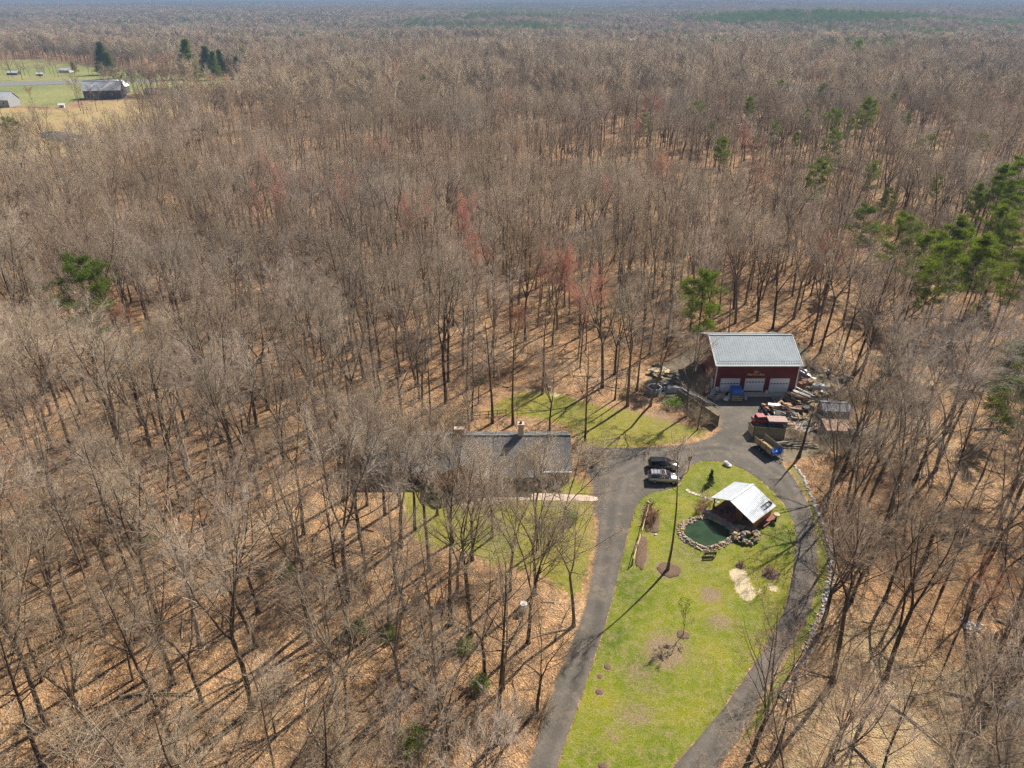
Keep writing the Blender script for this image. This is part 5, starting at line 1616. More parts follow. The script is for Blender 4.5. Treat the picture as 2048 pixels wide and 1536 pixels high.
pile(1640, 784, -.8, 'thin long rails lying below the white freezers', [LUMBER, WHITE, LUMBER_GREY], 12, (2.8, 4.6), 1.5, 1.8, .5, (.10, .06), .12)
pile(1622, 806, .3, 'broken yellow boards between beams and grey shed', [LUMBER, PLY, RUST], 10, (.9, 2.2), 2, 2.2, .5, (.18, .06), .9)
pile(1570, 816, -.9, 'rusty and yellow iron scrap beside the pallets', [RUST, PLY, RUST, DARKWOOD], 12, (1.0, 2.6), 1.4, 1.6, .8, (.18, .12), .5, 'scrap_heap', 'bar')
pile(1592, 822, .05, 'reddish rusty frame pile in the middle of the yard', [RUST, RUST, LUMBER_GREY, FADED], 14, (1.4, 3.6), 1.4, 1.2, .7, (.16, .1), .25, 'scrap_heap', 'bar')
pile(1580, 852, .7, 'grey branches and pipes dumped behind the right fence', [LUMBER_GREY, STEEL, WEATHER], 14, (1.4, 3.4), 3, 3, .6, (.10, .07), .8, 'scrap_heap', 'bar')
pile(1612, 862, .5, 'pale pipes and slats left of the lean-to', [STEEL, LUMBER_GREY, WHITE], 12, (1.2, 3.2), 2.5, 2.5, .5, (.09, .06), .9, 'scrap_heap', 'bar')
pile(1560, 890, -.1, 'old logs and poles behind the trailer', [WEATHER, LUMBER_GREY, DARKWOOD], 10, (2.0, 4.5), 2, 1.6, .6, (.22, .2), .2, 'log_pile', 'log')
pile(1600, 893, -.1, 'long grey poles in the brush right of the trailer', [WEATHER, LUMBER_GREY], 10, (2.5, 5.5), 3, 2.2, .5, (.2, .18), .25, 'log_pile', 'log')
def crate(px, py, s, rz, mat, label, cat='crate', lid=None, name='crate', z=0.0):
    t = thing(name, label, cat, G(px, py, 0), rz)
    t.location.z = z
    boxp('body', (0, 0, s[2] / 2), s, mat, t)
    boxp('lid', (0, 0, s[2] + .025), (s[0] * 1.04, s[1] * 1.04, .05), lid or mat, t)
    for sx in (-1, 1): boxp('batten', (sx * s[0] * .4, -s[1] / 2 - .015, s[2] / 2), (.09, .03, s[2]), lid or mat, t)
    return t
crate(1634, 778, (1.9, .8, .95), .15, WHITEGOODS, 'white chest freezer, left one beside the barn', 'freezer', name='chest_freezer')
crate(1647, 780, (1.7, .9, 1.0), -.5, WHITEGOODS, 'white chest freezer, right one set at an angle', 'freezer', name='chest_freezer')
crate(1662, 778, (1.5, 1.1, .9), -.4, PLY, 'tan plywood box at the right of the freezers', 'box', CARD, 'plywood_box')
crate(1602, 776, (1.3, 1.0, 1.2), .5, RUST, 'rust-brown cabinet by the right corner of the barn', 'cabinet', name='cabinet')
crate(1669, 788, (.8, .7, .8), .2, WHITEGOODS, 'small white appliance with a red stripe near the grey shed', 'appliance', FADED, 'appliance')
crate(1541, 817, (1.1, .8, .9), -.3, LUMBER, 'slatted crate with a white top left of the scrap', 'crate', WHITE)
crate(1553, 816, (1.0, .8, .7), .3, GREYSHED, 'grey machine box right of the slatted crate', 'box', STEEL, 'machine_box')
crate(1626, 816, (1.1, 1.0, .7), .9, CARD, 'yellow-tan box against the grey shed', 'box', PLY, 'plywood_box')
crate(1610, 824, (1.0, 1.0, 1.0), .2, DARKWOOD, 'dark box at the right end of the rusty frames', 'box', BLACKPL, 'machine_box')
crate(1576, 851, (2.2, 1.0, .5), -.1, FADED, 'flat brownish panel box behind the right fence', 'box', RUSTROOF, 'flat_box')
crate(1548, 905, (.9, .8, .6), .4, WEATHER, 'stump-like box at the foot of the trailer', 'box', LUMBER_GREY, 'stump_box')
t = thing('pallet', 'upright pale pallet standing at the left end of the right fence', 'pallet', G(1500, 868), R(95))
for k in range(6): boxp('slat', (-.9 + k * .36, 0, .95), (.28, .03, 1.9), LUMBER, t)
for z in (.2, .95, 1.7): boxp('batten', (0, .06, z), (2.2, .09, .1), LUMBER_GREY, t)
t = thing('tarp_stack', 'blue tarp over a pallet load in front of the left garage door', 'tarp', G(1471.5, 799))
t.scale = (1.5, 1.2, 1.3)
boxp('pallet', (0, 0, .45), (1.35, 1.2, .9), WEATHER, t)
m = MB().loft([[(-.72, -.55, .92), (.72, -.55, .92), (.74, 1.1, .92), (-.74, 1.1, .92)], [(-.72, -.6, 1.35), (.72, -.58, 1.4), (.72, 1.1, 1.45), (-.72, 1.1, 1.42)], [(-.6, -.4, 1.75), (.58, -.42, 1.7), (.6, 1.0, 1.8), (-.62, 1.0, 1.86)]])
m.build('blue_cover', TARP, t)
for z in (.2, .5, .8): boxp('slat', (0, -.62, z), (1.35, .04, .12), LUMBER, t)
def drum(px, py, r, h, mat, label, name='drum', cat='drum'):
    t = thing(name, label, cat, G(px, py))
    MB().lathe([(r * .94, 0), (r, .05), (r, h * .5), (r * 1.03, h * .5 + .02), (r, h * .5 + .05), (r, h - .05), (r * .92, h)], 14).build('shell', mat, t)
    MB().lathe([(r * .5, h), (r * .5, h + .06), (r * .1, h + .08)], 10).build('cap', mat, t)
drum(1433, 786, .36, 1.25, WHITEGOODS, 'white gas cylinder by the left corner of the barn', 'gas_cylinder', 'cylinder')
drum(1459, 793, .28, .6, WHITEGOODS, 'white bucket left of the blue tarp stack', 'bucket', 'bucket')
drum(1487, 796, .26, .55, STEEL, 'pale bucket right of the blue tarp stack', 'bucket', 'bucket')
drum(1491, 799, .24, .5, WHITEGOODS, 'second white pail right of the blue tarp stack', 'bucket', 'bucket')
drum(1533, 787, .26, .6, WHITEGOODS, 'white pail between the middle and right garage doors', 'bucket', 'bucket')
drum(1424, 790, .3, .6, STEEL, 'grey tub at the left corner of the barn front', 'tub', 'tub')
drum(1047, 1222, .45, 1.3, WHITEGOODS, 'white barrel standing in the leaves left of the driveway', 'barrel', 'barrel')
drum(1099, 777, .3, .4, WHITEGOODS, 'white tub on the sunny back lawn', 'tub', 'tub')
t = thing('water_tank', 'open six-sided grey bin with a pale rim left of the fence', 'bin', G(1308, 785))
hexo = [(1.35 * math.cos(k * math.pi / 3), 1.35 * math.sin(k * math.pi / 3)) for k in range(6)]
for k in range(6):
    p, q = hexo[k], hexo[(k + 1) % 6]
    an = math.atan2(q[1] - p[1], q[0] - p[0])
    boxp('panel', ((p[0] + q[0]) / 2, (p[1] + q[1]) / 2, .6), (1.33, .05, 1.2), GREYSHED, t, rz=an)
    boxp('rim', ((p[0] + q[0]) / 2, (p[1] + q[1]) / 2, 1.23), (1.38, .12, .06), WHITE, t, rz=an)
t = thing('sheet_tarp', 'crumpled blue-grey sheet behind the left end of the fence', 'tarp', G(1354, 784), .1)
MB().loft([[(-2.2, -.5, .1), (2.0, -.6, .1), (2.2, .5, .1), (-2.0, .6, .1)], [(-2.0, -.3, .8), (1.8, -.5, .55), (1.9, .3, .6), (-1.7, .4, .9)], [(-1.0, -.1, 1.2), (1.2, -.2, .8), (1.3, .1, .85), (-.9, .2, 1.25)]]).build('folds', GREYSHED, t)
t = thing('glass_sheets', 'leaning pale glass sheets among the stacked beams', 'glass', G(1585, 800), -.9)
for k in range(3): boxp('sheet', (.0, -.3 + .22 * k, .95 + .03 * k), (2.6, .03, 1.5), mat_paint('pale_sheet', (.55, .62, .66), .2, .2) if k == 0 else WHITEGOODS, t, rx=.95)
t = thing('covered_boat', 'pale wrapped boat-like shape at the right rear corner of the barn', 'boat', G(1604, 752), -1.1)
MB().loft([[(-1.9, -.3, .3), (-1.9, .3, .3), (-1.9, .3, .9), (-1.9, -.3, .9)], [(0, -.8, .2), (0, .8, .2), (0, .7, 1.3), (0, -.7, 1.3)], [(2.0, -.1, .4), (2.0, .1, .4), (2.0, .1, .9), (2.0, -.1, .9)]]).build('hull', STEEL, t)
MB().loft([[(-1.2, -.5, 1.1), (1.2, -.4, 1.1), (1.2, .4, 1.1), (-1.2, .5, 1.1)], [(-.9, -.1, 1.5), (.9, -.1, 1.45), (.9, .1, 1.45), (-.9, .1, 1.5)]]).build('cover', GREYSHED, t)
x, y, _ = G(1531, 822); old_machine((x, y, .05), R(120), 'dark old garden tractor in front of the scrap heap', RUST, 'tractor', 2.2)

def junk(px, py, label, n=20, spread=1.6, name='junk_heap'):
    """mixed scrap: boxes, sheets, pipes, boards, buckets tipped together"""
    t = thing(name, label, 'junk', G(px, py), gJ.uniform(0, 6))
    pal = [LUMBER, LUMBER_GREY, RUST, WHITEGOODS, STEEL, PLY, CARD, GREYSHED, FADED, WEATHER, DARKWOOD, NAVY, LUMBER, WEATHER]
    for i in range(n):
        x, y = gJ.gauss(0, spread * .6), gJ.gauss(0, spread * .6)
        z = max(.1, .55 - .2 * math.hypot(x, y)) * gJ.uniform(.3, 1.4); q = gJ.random(); m_ = gJ.choice(pal)
        if q < .4: MB().box((x, y, z + .1), (gJ.uniform(1.0, 2.8), gJ.uniform(.08, .22), gJ.uniform(.04, .1)), gJ.uniform(0, 3), gJ.uniform(-.2, .2), gJ.uniform(-.25, .25)).build('board', m_, t)
        elif q < .6: MB().box((x, y, z), (gJ.uniform(.3, .9), gJ.uniform(.3, .7), gJ.uniform(.2, .6)), gJ.uniform(0, 3), gJ.uniform(-.2, .2), gJ.uniform(-.2, .2)).build('box', m_, t)
        elif q < .8: MB().box((x, y, z + .2), (gJ.uniform(.8, 1.8), gJ.uniform(.6, 1.2), .03), gJ.uniform(0, 3), gJ.uniform(-.7, .7), gJ.uniform(-.5, .5)).build('sheet', m_, t)
        else:
            a = gJ.uniform(0, 6.28); L = gJ.uniform(.6, 1.6)
            MB().tube([(x - L * math.cos(a), y - L * math.sin(a), z * .4 + .06), (x, y, z + .1), (x + L * math.cos(a), y + L * math.sin(a), z * .6 + .1)], gJ.uniform(.03, .09), 6).build('pipe', m_, t)
    return t
for px, py, lb in ((1610, 760, 'mixed scrap against the right wall of the barn'), (1620, 768, 'scrap between the cabinet and the freezers'), (1655, 792, 'scrap in front of the plywood box'), (1630, 797, 'scrap heap between rails and beams'), (1560, 808, 'scrap at the right edge of the barn shadow'),
        (1581, 832, 'scrap strewn below the rusty frames'), (1608, 840, 'scrap left of the grey shed door'), (1540, 826, 'scrap beside the old garden tractor'), (1625, 855, 'scrap left of the standing panel'), (1596, 866, 'scrap tangled behind the right fence'),
        (1680, 785, 'scrap at the edge of the brush above the grey shed'), (1650, 748, 'pale litter in the brush behind the freezers'), (1690, 760, 'white litter scattered farthest right of the barn'), (1322, 742, 'scrap among the pale slabs at the left'), (1350, 755, 'scrap between the slabs and the tall pine'), (1333, 776, 'scrap behind the open bin'), (1375, 792, 'scrap behind the board fence'), (1418, 760, 'scrap along the left barn wall'), (1440, 790, 'scrap on the apron beside the gas cylinder')):
    junk(px, py, lb, 18)

def shed(px, py, w, d, h, rh, rz, wm, rm, label, ribbed=True, door=NAVY):
    t = thing('shed', label, 'shed', G(px, py), rz)
    for sx in (-1, 1): boxp('wall', (sx * (w / 2 - .05), 0, h / 2), (.1, d - .2, h), wm if sx > 0 else door, t)
    for sy in (-1, 1): boxp('wall', (0, sy * (d / 2 - .05), h / 2), (w, .1, h), wm, t)
    gable_roof(t, w / 2, d / 2, h, rh, .2, .2, rm, rib=.4 if ribbed else 0, t=.06)
    boxp('door', (-w * .1, -d / 2 - .02, h * .42), (.9, .05, h * .84), door, t)
    return t
shed(1664, 833, 4.6, 3.4, 2.2, 2.9, R(-6), GREYSHED, GREYSHED, 'grey ribbed-roof shed with a dark blue end wall')
t = thing('lean_to', 'lean-to with rusty sheet roof behind the brush right of the yard', 'shed', G(1668, 872), R(-5))
MB().slab([(-2.2, -1.5, 2.0), (2.2, -1.5, 2.0), (2.2, 1.5, 2.5), (-2.2, 1.5, 2.5)], .05).build('roof', RUSTROOF, t)
for k in range(3): boxp('wall_panel', (-1.45 + k * 1.45, -1.3, .95), (1.38, .06, 1.9), [GREYSHED, WEATHER, LUMBER_GREY][k], t)
for x in (-2.1, 2.1):
    for y in (-1.3, 1.3): boxp('post', (x, y, 1.0), (.12, .12, 2.0), DARKWOOD, t)
boxp('wall_panel', (0, 1.36, 1.1), (4.3, .06, 2.2), WEATHER, t)
t = thing('standing_panel', 'grey sheet standing alone left of the rusty lean-to', 'panel', G(1645, 872), R(-8))
boxp('sheet', (0, 0, .9), (2.0, .05, 1.8), GREYSHED, t); boxp('prop', (.6, .5, .7), (.07, 1.1, .07), DARKWOOD, t, rx=.9); boxp('prop', (-.6, .5, .7), (.07, 1.1, .07), DARKWOOD, t, rx=.9)
shed(1708, 880, 2.4, 2.0, 1.9, 2.4, R(10), WEATHER, LUMBER_GREY, 'small weathered hut in the brush right of the lean-to', False, DARKWOOD)

# ------------------------------------------------------------------ garden
t = thing('bench', 'wooden bench on the grass facing the near edge of the pond', 'bench', G(1419, 1112), R(4))
for k in range(4): boxp('seat_slat', (0, -.18 + k * .13, .44), (1.6, .11, .04), DARKWOOD, t)
for k in range(3): boxp('back_slat', (0, -.27, .60 + k * .14), (1.6, .03, .11), DARKWOOD, t)
for x in (-.7, .7):
    boxp('leg', (x, .2, .22), (.07, .07, .44), DARKWOOD, t); boxp('leg', (x, -.24, .47), (.07, .07, .94), DARKWOOD, t); boxp('armrest', (x, 0, .64), (.07, .55, .05), DARKWOOD, t)
t = thing('split_rail_fence', 'split-rail fence running along the lawn beside the left drive', 'fence', (0, 0, 0))
pts = [Vector(G(px, py)) for px, py in ((1297, 1018), (1290, 1045), (1282, 1073), (1273, 1101), (1265, 1130))]
for p in pts: MB().box((p.x, p.y, .6), (.13, .13, 1.2)).build('post', WEATHER, t)
for p, q in zip(pts[:-1], pts[1:]):
    for z in (.45, 1.0): MB().tube([p + Vector((0, 0, z)), q + Vector((0, 0, z + .03))], .055, 5).build('rail', LUMBER, t)
def mound(px, py, rx, ry, h, label, rz=0.0):
    x, y, _ = G(px, py)
    n = 22
    jit = [gR.uniform(.86, 1.12) for _ in range(n)]
    def sq(v): return math.copysign(abs(v) ** (.7 if ry > 2 else 1.0), v)
    rings = [[(rx * f * sq(math.cos(2 * math.pi * k / n)) * jit[k], ry * f * sq(math.sin(2 * math.pi * k / n)) * jit[k], z * gR.uniform(.7, 1.3)) for k in range(n)] for f, z in ((1, .0), (.93, h * .35), (.55, h * .55), (.15, h * .45))]
    o = MB().loft(rings).build('mulch_bed', STRAWM, None, (x, y, .02), (0, 0, rz), smooth=True)
    tag(o, label, 'mulch bed')
mound(1337, 1140, 1.55, 1.5, .18, 'round mulch ring under the tall slender tree')
mound(1283, 1104, .75, 3.4, .2, 'long narrow mulch bed beside the split-rail fence', R(-14))
mound(1301, 1040, 1.25, 3.0, .2, 'mulch bed under the brown shrub at the fence end', R(-8))
mound(1366, 1270, .8, .75, .15, 'small mulch ring under the young tree')
mound(1215, 1334, .45, .42, .12, 'upper mulch spot along the left drive edge of the lawn')
mound(1198, 1384, .42, .4, .12, 'lower mulch spot along the left drive edge of the lawn')
mound(1199, 1353, .3, .3, .08, 'faint mulch spot between the two along the drive')
mound(1205, 1531, .5, .4, .12, 'mulch spot on the lawn at the bottom edge')
mound(1481, 1132, .7, .6, .15, 'mulch spot around the little shrub by the bench')
mound(1541, 1148, 1.2, 1.1, .18, 'mulch ring round the shrub near the right drive')
def shrub(px, py, mesh_i, s, label, meshes=None, name='shrub', sz=None):
    x, y, _ = G(px, py)
    o = link(name, (meshes or SHRUBS)[mesh_i], None, (x, y, 0), (0, 0, px), sz or (s, s, s))
    tag(o, label, 'shrub')
BROWNTWIG = mat_bark('brown_shrub_twigs', [(0, (.26, .16, .095)), (1, (.30, .19, .12))])
SHRUBS = [brush_mesh(160, 2.0, 26, BROWNTWIG, .55, 1.2, 7, 6), brush_mesh(161, 1.6, 22, TWIG, .8, 1.0, 6, 6), brush_mesh(162, 2.4, 40, TWIG, .6, 1.0, 7, 6)]
shrub(1303, 1032, 0, .95, 'dense brown shrub at the far end of the split-rail fence')
shrub(1301, 1048, 0, .85, 'dense brown shrub in front of the other by the fence')
shrub(1298, 1013, 0, .6, 'small brown shrub at the tip of the fence')
shrub(1405, 1020, 0, .7, 'low brown shrub beside the pond stones')
shrub(1412, 1006, 1, 1.2, 'arching grey shrub by the stepping stones')
shrub(1396, 1026, 0, .55, 'small brown shrub by the left pond stones')
shrub(1481, 1131, 0, .42, 'tiny dark shrub right of the bench')
shrub(1540, 1147, 0, .6, 'dark shrub on its mulch ring near the right drive')
for i, (px, py, s_, lb) in enumerate(((1330, 820, 1.1, 'brush clump left of the fence'), (1380, 835, 1.2, 'brush tangle in front of the fence'), (1400, 850, 1.0, 'lower brush tangle in front of the fence'), (1355, 825, 1.0, 'brush clump at the fence middle'),
        (1408, 772, 1.0, 'vine-tangled brush by the left barn wall'), (1394, 788, .8, 'brush heap below the left barn wall'), (1382, 768, .7, 'brush heap under the tall pine'), (1375, 785, 1.0, 'brush left of the heaps by the pine'),
        (1590, 880, 1.2, 'brush clump behind the right fence'), (1620, 890, 1.3, 'brush clump right of the trailer'), (1650, 905, 1.3, 'brush clump in front of the lean-to'), (1690, 915, 1.4, 'brush clump at the yard corner'), (1720, 850, 1.5, 'large brush clump right of the grey shed'),
        (1740, 890, 1.5, 'large brush clump right of the hut'), (1700, 800, 1.5, 'brush clump above the grey shed'), (1640, 745, 1.3, 'brush behind the freezers'), (1670, 750, 1.3, 'brush behind the tan box'), (1620, 735, 1.3, 'brush at the right rear of the barn'),
        (1010, 1000, .8, 'low shrub at the walkway bend'), (1030, 962, 1.0, 'dark shrub by the porch'), (1060, 966, 1.0, 'shrub at the right of the porch'), (980, 972, .9, 'shrub under the front gable'), (870, 965, 1.0, 'shrub left of the front gable'), (1180, 930, 1.6, 'bushy bare shrub by the drive at the house end'), (1165, 905, 1.6, 'reddish brush at the right house gable'),
        (870, 842, 1.5, 'brush behind the left chimney'), (930, 850, 1.5, 'brush behind the house middle'), (800, 850, 1.5, 'brush behind the left end of the house'), (1080, 1430, 1.0, 'brush by the left drive near the bottom'), (1020, 1440, 1.3, 'brush clump near the bottom left of the drive'))):
    shrub(px, py, 2 if i % 3 else 1, s_, lb, name='brush')
def leafy_mesh(seed, n, r, h, size, mat):
    g = np.random.default_rng(seed)
    a = g.random(n) * 6.283; q = np.sqrt(g.random(n)) * r
    C = np.stack([q * np.cos(a), q * np.sin(a), h * (.2 + .8 * g.random(n)) * (1 - .5 * (q / r) ** 2)], 1)
    Vn, Tn = needle_tris(g, C, 10, size, np.array([.16, .16, .12]))
    st = run_lines(g, np.zeros((6, 3)), g.normal(size=(6, 3)) * .4 + np.array([0, 0, 1]), np.full(6, h * .8), 4, 0, .1, np.full(6, .03), np.full(6, .01))
    V, Fc = combine([(Vn, Tn), tubes(st[0], st[1], 4)])
    return np_mesh('evergreen_shrub', V, Fc, [mat])
LEAFY = [leafy_mesh(180, 110, 1.0, 1.9, .22, HOLLY), leafy_mesh(181, 80, 1.3, 1.3, .22, HOLLY)]
for i, (px, py, s_, lb) in enumerate(((715, 1265, 1.2, 'green holly clump in leaves below the house, left one'), (775, 1275, .9, 'small green holly right of the left holly'), (930, 1300, 1.0, 'green shoots at the foot of the stout tree'), (825, 1490, 1.4, 'green bush near the bottom edge left of the drive'), (960, 1375, 1.0, 'green sprouts near the slim trunks'),
        (300, 1085, .9, 'small green bush in the left wood'), (578, 1150, .9, 'bright green sprig on a trunk in the left wood'), (1345, 812, 1.3, 'grey-green shrub in front of the fence'), (1140, 1040, 1.1, 'low green patch plant on the front lawn'), (310, 660, .9, 'green shrub by the reddish maple at left'), (50, 600, .9, 'green sprig left of the wide pine'), (740, 800, 1.6, 'grey-green shrub in the wood above the house end'), (960, 765, .9, 'dark green shrub behind the house lawn'))):
    shrub(px, py, i % 2, s_, lb, LEAFY, 'evergreen_shrub')
x, y, _ = G(1420, 968)
put_tree('dwarf_conifer', SPRUCES[0], x, y, 0, .15, label='small dark cone-shaped conifer on the lawn behind the pavilion', cat='conifer')
t = thing('bird_house', 'bird house on a post beside the parked cars', 'bird house', G(1376, 943))
boxp('post', (0, 0, 1.1), (.1, .1, 2.2), WEATHER, t); boxp('box', (0, 0, 2.4), (.4, .35, .45), LUMBER, t)
MB().slab([(-.3, -.3, 2.62), (.3, -.3, 2.62), (.3, 0, 2.85), (-.3, 0, 2.85)], .03).build('roof', DARKWOOD, t); MB().slab([(.3, .3, 2.62), (-.3, .3, 2.62), (-.3, 0, 2.85), (.3, 0, 2.85)], .03).build('roof', DARKWOOD, t)
t = thing('planter', 'pale round planter on a dark stand at the right end of the cabin', 'planter', G(1551, 1042))
MB().lathe([(.12, 0), (.10, .7), (.18, .9)], 8).build('stand', BLACKPL, t); MB().lathe([(.2, .9), (.42, 1.0), (.46, 1.25), (.40, 1.27)], 12).build('bowl', STUCCO, t)

# fallen trunks and sawn logs
logm = []
for i in range(3):
    g = np.random.default_rng(400 + i)
    P, Rr = run_lines(g, np.zeros((1, 3)), np.array([[1.0, 0, .0]]), np.array([8.0]), 9, 0, .04, np.array([.17]), np.array([.06]))
    P[..., 2] = np.abs(P[..., 2] * .3) + .15
    P1, R1 = spawn(g, P, Rr, 5, .4, 1, 45, 10, .22, .2, 4, .05, .1, .5, .03, .3)
    V_, F_ = combine([tubes(P, Rr, 7), tubes(P1, R1, 4)])
    logm.append(np_mesh('fallen_log', V_, F_, [[WEATHER, PALE, LUMBER_GREY][i]]))
for i, (px, py, rz, s_, lb) in enumerate(((1700, 1130, .9, 1.0, 'pale curved fallen stem right of the stone row'), (1930, 1080, 1.1, .9, 'pale broken trunk in the right wood'), (1780, 1410, -.9, .8, 'dark fallen log across the straw glade'), (1890, 1385, -.3, 1.0, 'long fallen log low in the right wood'), (1840, 960, 1.1, 1.0, 'pale fallen stem in the wood right of the yard'),
        (1690, 1480, -1.0, .7, 'short log near the bottom of the straw glade'), (1850, 1020, -.2, .7, 'branchy log below the pale stem at right'), (1950, 860, .1, 1.2, 'thin long fallen pole by the right pines'), (400, 1120, .5, 1.0, 'fallen log in the left wood'), (240, 1395, .2, 1.0, 'fallen log in the lower left wood'), (610, 905, .8, 1.0, 'fallen log left of the house'), (460, 730, .2, 1.0, 'fallen log far up the left wood'), (820, 620, .3, 1.2, 'pale fallen log in the wood above the house'), (1990, 1240, -.6, .9, 'fallen log at the right edge'))):
    x, y, _ = G(px, py)
    tag(link('fallen_log', logm[i % 3], None, (x, y, .0), (0, 0, rz), s_), lb, 'log', 'fallen logs in the wood')
for px, py, lb in ((1942, 1252, 'pool of bright white limestone rubble in the right wood'), (2035, 1410, 'patch of white rubble at the right edge')):
    t = thing('rubble_patch', lb, 'rubble', G(px, py))
    for i in range(26): stone(t, gR.gauss(0, .6), gR.gauss(0, .6), .08, gR.uniform(.2, .42), [SMALLROCK[1], SMALLROCK[2], SMALLROCK[4]])

# ------------------------------------------------------------------ the far farm and other distant buildings
def far_house(px, py, W, D, eh, rh, rz, wm, rm, label, name='farm_building', cat='building', wins=3):
    x, y, _ = G(px, py)
    t = thing(name, label, cat, (x, y, float(terrain(x, y)) + .1), rz)
    for sy in (-1, 1): boxp('wall', (0, sy * (D - .15), eh / 2), (2 * W, .3, eh), wm, t)
    for sx in (-1, 1):
        m = MB(); x0, x1 = sx * W, sx * (W - .3)
        prof = [(-D + .3, 0), (D - .3, 0), (D - .3, eh), (0, rh - .2), (-D + .3, eh)]
        m.add([(x0, y_, z) for y_, z in prof] + [(x1, y_, z) for y_, z in prof], [(0, 1, 2, 3, 4), (9, 8, 7, 6, 5)] + [(i, (i + 1) % 5, 5 + (i + 1) % 5, 5 + i) for i in range(5)])
        m.build('wall', wm, t)
    gable_roof(t, W, D, eh, rh, .5, .5, rm, rib=0, t=.15)
    for k in range(wins):
        wx = -W + (k + .5) * 2 * W / wins
        w_ = boxp('window', (wx, -D - .03, eh * .55), (1.3, .1, 1.4), WHITE, t); boxp('pane', (wx, -D - .1, eh * .55), (1.05, .06, 1.15), GLASS, w_)
    return t
far_house(212, 197, 13, 6.5, 6.5, 12, R(12), FARWALL, FARROOF, 'dark weathered barn with pale roof on the far farm', 'far_barn', 'barn', 2)
far_house(243, 188, 7, 5, 6, 10.5, R(100), FARWALL, WHITE, 'white-roofed farmhouse joined beside the dark far barn', 'farm_house', 'house')
far_house(2, 213, 10, 7, 5, 9.5, R(3), GREYSHED, FARROOF, 'grey farm building with pale roof at the left edge', 'farm_building', 'building')
far_house(310, 190, 6, 3.5, 3, 5, R(5), FARWALL, SHINGLE, 'low dark shed right of the far farmhouse', 'far_shed', 'shed')
far_house(28, 150, 5, 3, 2.6, 4.2, R(0), FARWALL, FARROOF, 'small pale-roofed shed by the far green field', 'far_shed', 'shed', 2)
far_house(82, 152, 3, 2.4, 2.4, 3.6, R(10), GREYSHED, FARROOF, 'tiny pale hut beside the far road trees', 'far_shed', 'shed', 1)
far_house(134, 145, 6, 4, 3, 5, R(-10), WHITEGOODS, FARROOF, 'white cottage beyond the far road', 'cottage', 'house')
far_house(503, 141, 7, 4, 3, 4.6, R(0), WHITEGOODS, WHITE, 'white building half hidden right of the far spruces', 'cottage', 'house')
far_house(125, 216, 1.6, 1.4, 2.2, 3.0, R(20), WHITEGOODS, WHITE, 'tiny white pump house in the dry meadow', 'far_shed', 'shed', 1)
far_house(1600, 192, 11, 5.5, 3.2, 6.2, R(-8), SIDING, GREYSHED, 'grey-roofed house far off among the right-hand pines', 'far_house', 'house')
far_house(1638, 186, 6, 4, 3, 5, R(-20), WHITEGOODS, WHITE, 'white-edged garage beside the distant grey house', 'far_house', 'garage', 2)
far_house(1637, 52, 32, 10, 7, 11, R(-5), WHITEGOODS, WHITE, 'long white building on the far ridge', 'far_hall', 'building', 5)
far_house(1420, 16, 120, 30, 14, 22, R(0), WHITEGOODS, FARROOF, 'pale building complex on the horizon', 'far_hall', 'building', 5)
rd = smooth_poly(GP([(-60, 168), (60, 163), (190, 161), (330, 158), (330, 162), (190, 168), (60, 171), (-60, 176)]), 1)
tag(MB().prism(rd, .1, .38).build('road', ASPH), kind='structure')
fpd = smooth_poly(GP([(70, 268), (110, 262), (165, 272), (190, 284), (150, 288), (90, 280)]), 2)
me = bpy.data.meshes.new('far_pond'); me.from_pydata([(x, y, .3) for x, y in fpd], [], [tuple(range(len(fpd)))]); me.materials.append(WATER)
tag(link('far_water', me), kind='structure')
for i, (px, py, s_, k, lb) in enumerate(((65, 205, .55, 0, 'round russet tree in front of the grey farm building'), (335, 155, .95, 1, 'russet-crowned tree left of the far spruces'))):
    x, y, _ = G(px, py)
    put_tree('russet_tree', REDV[k], x, y, i, (s_ * 1.4, s_ * 1.4, s_), label=lb, cat='tree')
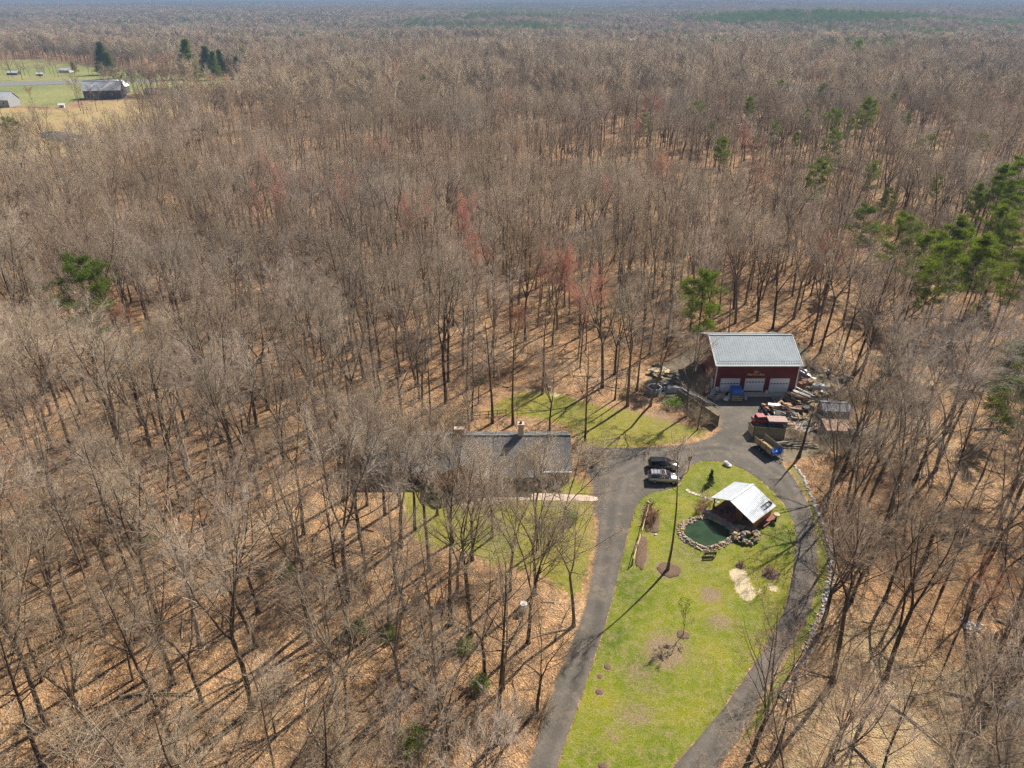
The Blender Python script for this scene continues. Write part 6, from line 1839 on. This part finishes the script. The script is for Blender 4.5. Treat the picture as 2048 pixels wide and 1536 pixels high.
for i, (px, py, s_, vi) in enumerate(((25, 155, .9, 1), (45, 160, .8, 3), (118, 155, .8, 5), (158, 205, .9, 6), (162, 222, .9, 2), (168, 228, .8, 8), (280, 205, .6, 3), (300, 195, .7, 9), (325, 205, .8, 1), (345, 210, .7, 3), (360, 200, .8, 5), (10, 250, .7, 6), (70, 245, .5, 3), (95, 235, .45, 9), (195, 225, .6, 1), (270, 165, .7, 9), (150, 150, .8, 3), (90, 148, .7, 9))):
    x, y, _ = G(px, py)
    put_tree('farm_tree', VARIANTS[vi], x, y, i * 1.1, s_, label='bare farm tree, %s of those dotted around the far farm, counting from the list of clumps' % ORD[i] if False else 'bare tree by the far farm, %s from the left' % ORD[sorted(range(18), key=lambda q: [25, 45, 118, 158, 162, 168, 280, 300, 325, 345, 360, 10, 70, 95, 195, 270, 150, 90][q]).index(i)], cat='tree', group='bare trees around the far farm')
for px, py, s_, lb in ((183, 206, .6, 'bare tree in front of the left end of the far dark barn'), (206, 208, .55, 'bare tree in front of the middle of the far dark barn'), (236, 204, .6, 'bare tree in front of the white-roofed far house')):
    x, y, _ = G(px, py)
    put_tree('farm_tree', DENSEV[px % 3], x, y, px, s_, label=lb, cat='tree')
gK = random.Random(31)
spots = sorted([(gK.uniform(285, 485), gK.uniform(160, 226)) for _ in range(34)] + [(gK.uniform(0, 180), gK.uniform(147, 158)) for _ in range(14)])
for i, (px, py) in enumerate(spots):
    x, y, _ = G(px, py)
    side = 'along the far road' if px < 181 else 'of the clump right of the far farm'
    nn = i if px < 181 else i - 14
    w1 = ORD[nn] if nn < 17 else ORD[33 - nn]
    put_tree('farm_tree', (VARIANTS + REDV)[gK.choice([1, 3, 5, 8, 9, 9, 10])], x, y, gK.uniform(0, 6), gK.uniform(.45, .8), label='bare tree %s, %s from the %s' % (side, w1, 'left' if nn < 17 else 'right'), cat='tree', group='bare trees ' + side)

# ------------------------------------------------------------------ the air
hz = bpy.data.materials.new('haze_air'); hz.use_nodes = True
hn = hz.node_tree
for n_ in list(hn.nodes): hn.nodes.remove(n_)
ho = hn.nodes.new('ShaderNodeOutputMaterial')
hv = hn.nodes.new('ShaderNodeVolumePrincipled')
hv.inputs['Color'].default_value = (.31, .43, .62, 1)
hv.inputs['Density'].default_value = 1.9e-4
hv.inputs['Anisotropy'].default_value = .0
hn.links.new(hv.outputs[0], ho.inputs['Volume'])
zmin = float(V_GROUND[:, 2].min()) - 1.0
zmax = float(V_GROUND[:, 2].max()) + 42.0
o = MB().box((0, 20800, (zmin + zmax) / 2), (60400, 43000, zmax - zmin)).build('haze', hz)
tag(o, 'thin bluish air haze over the far woods', 'haze', kind='stuff')
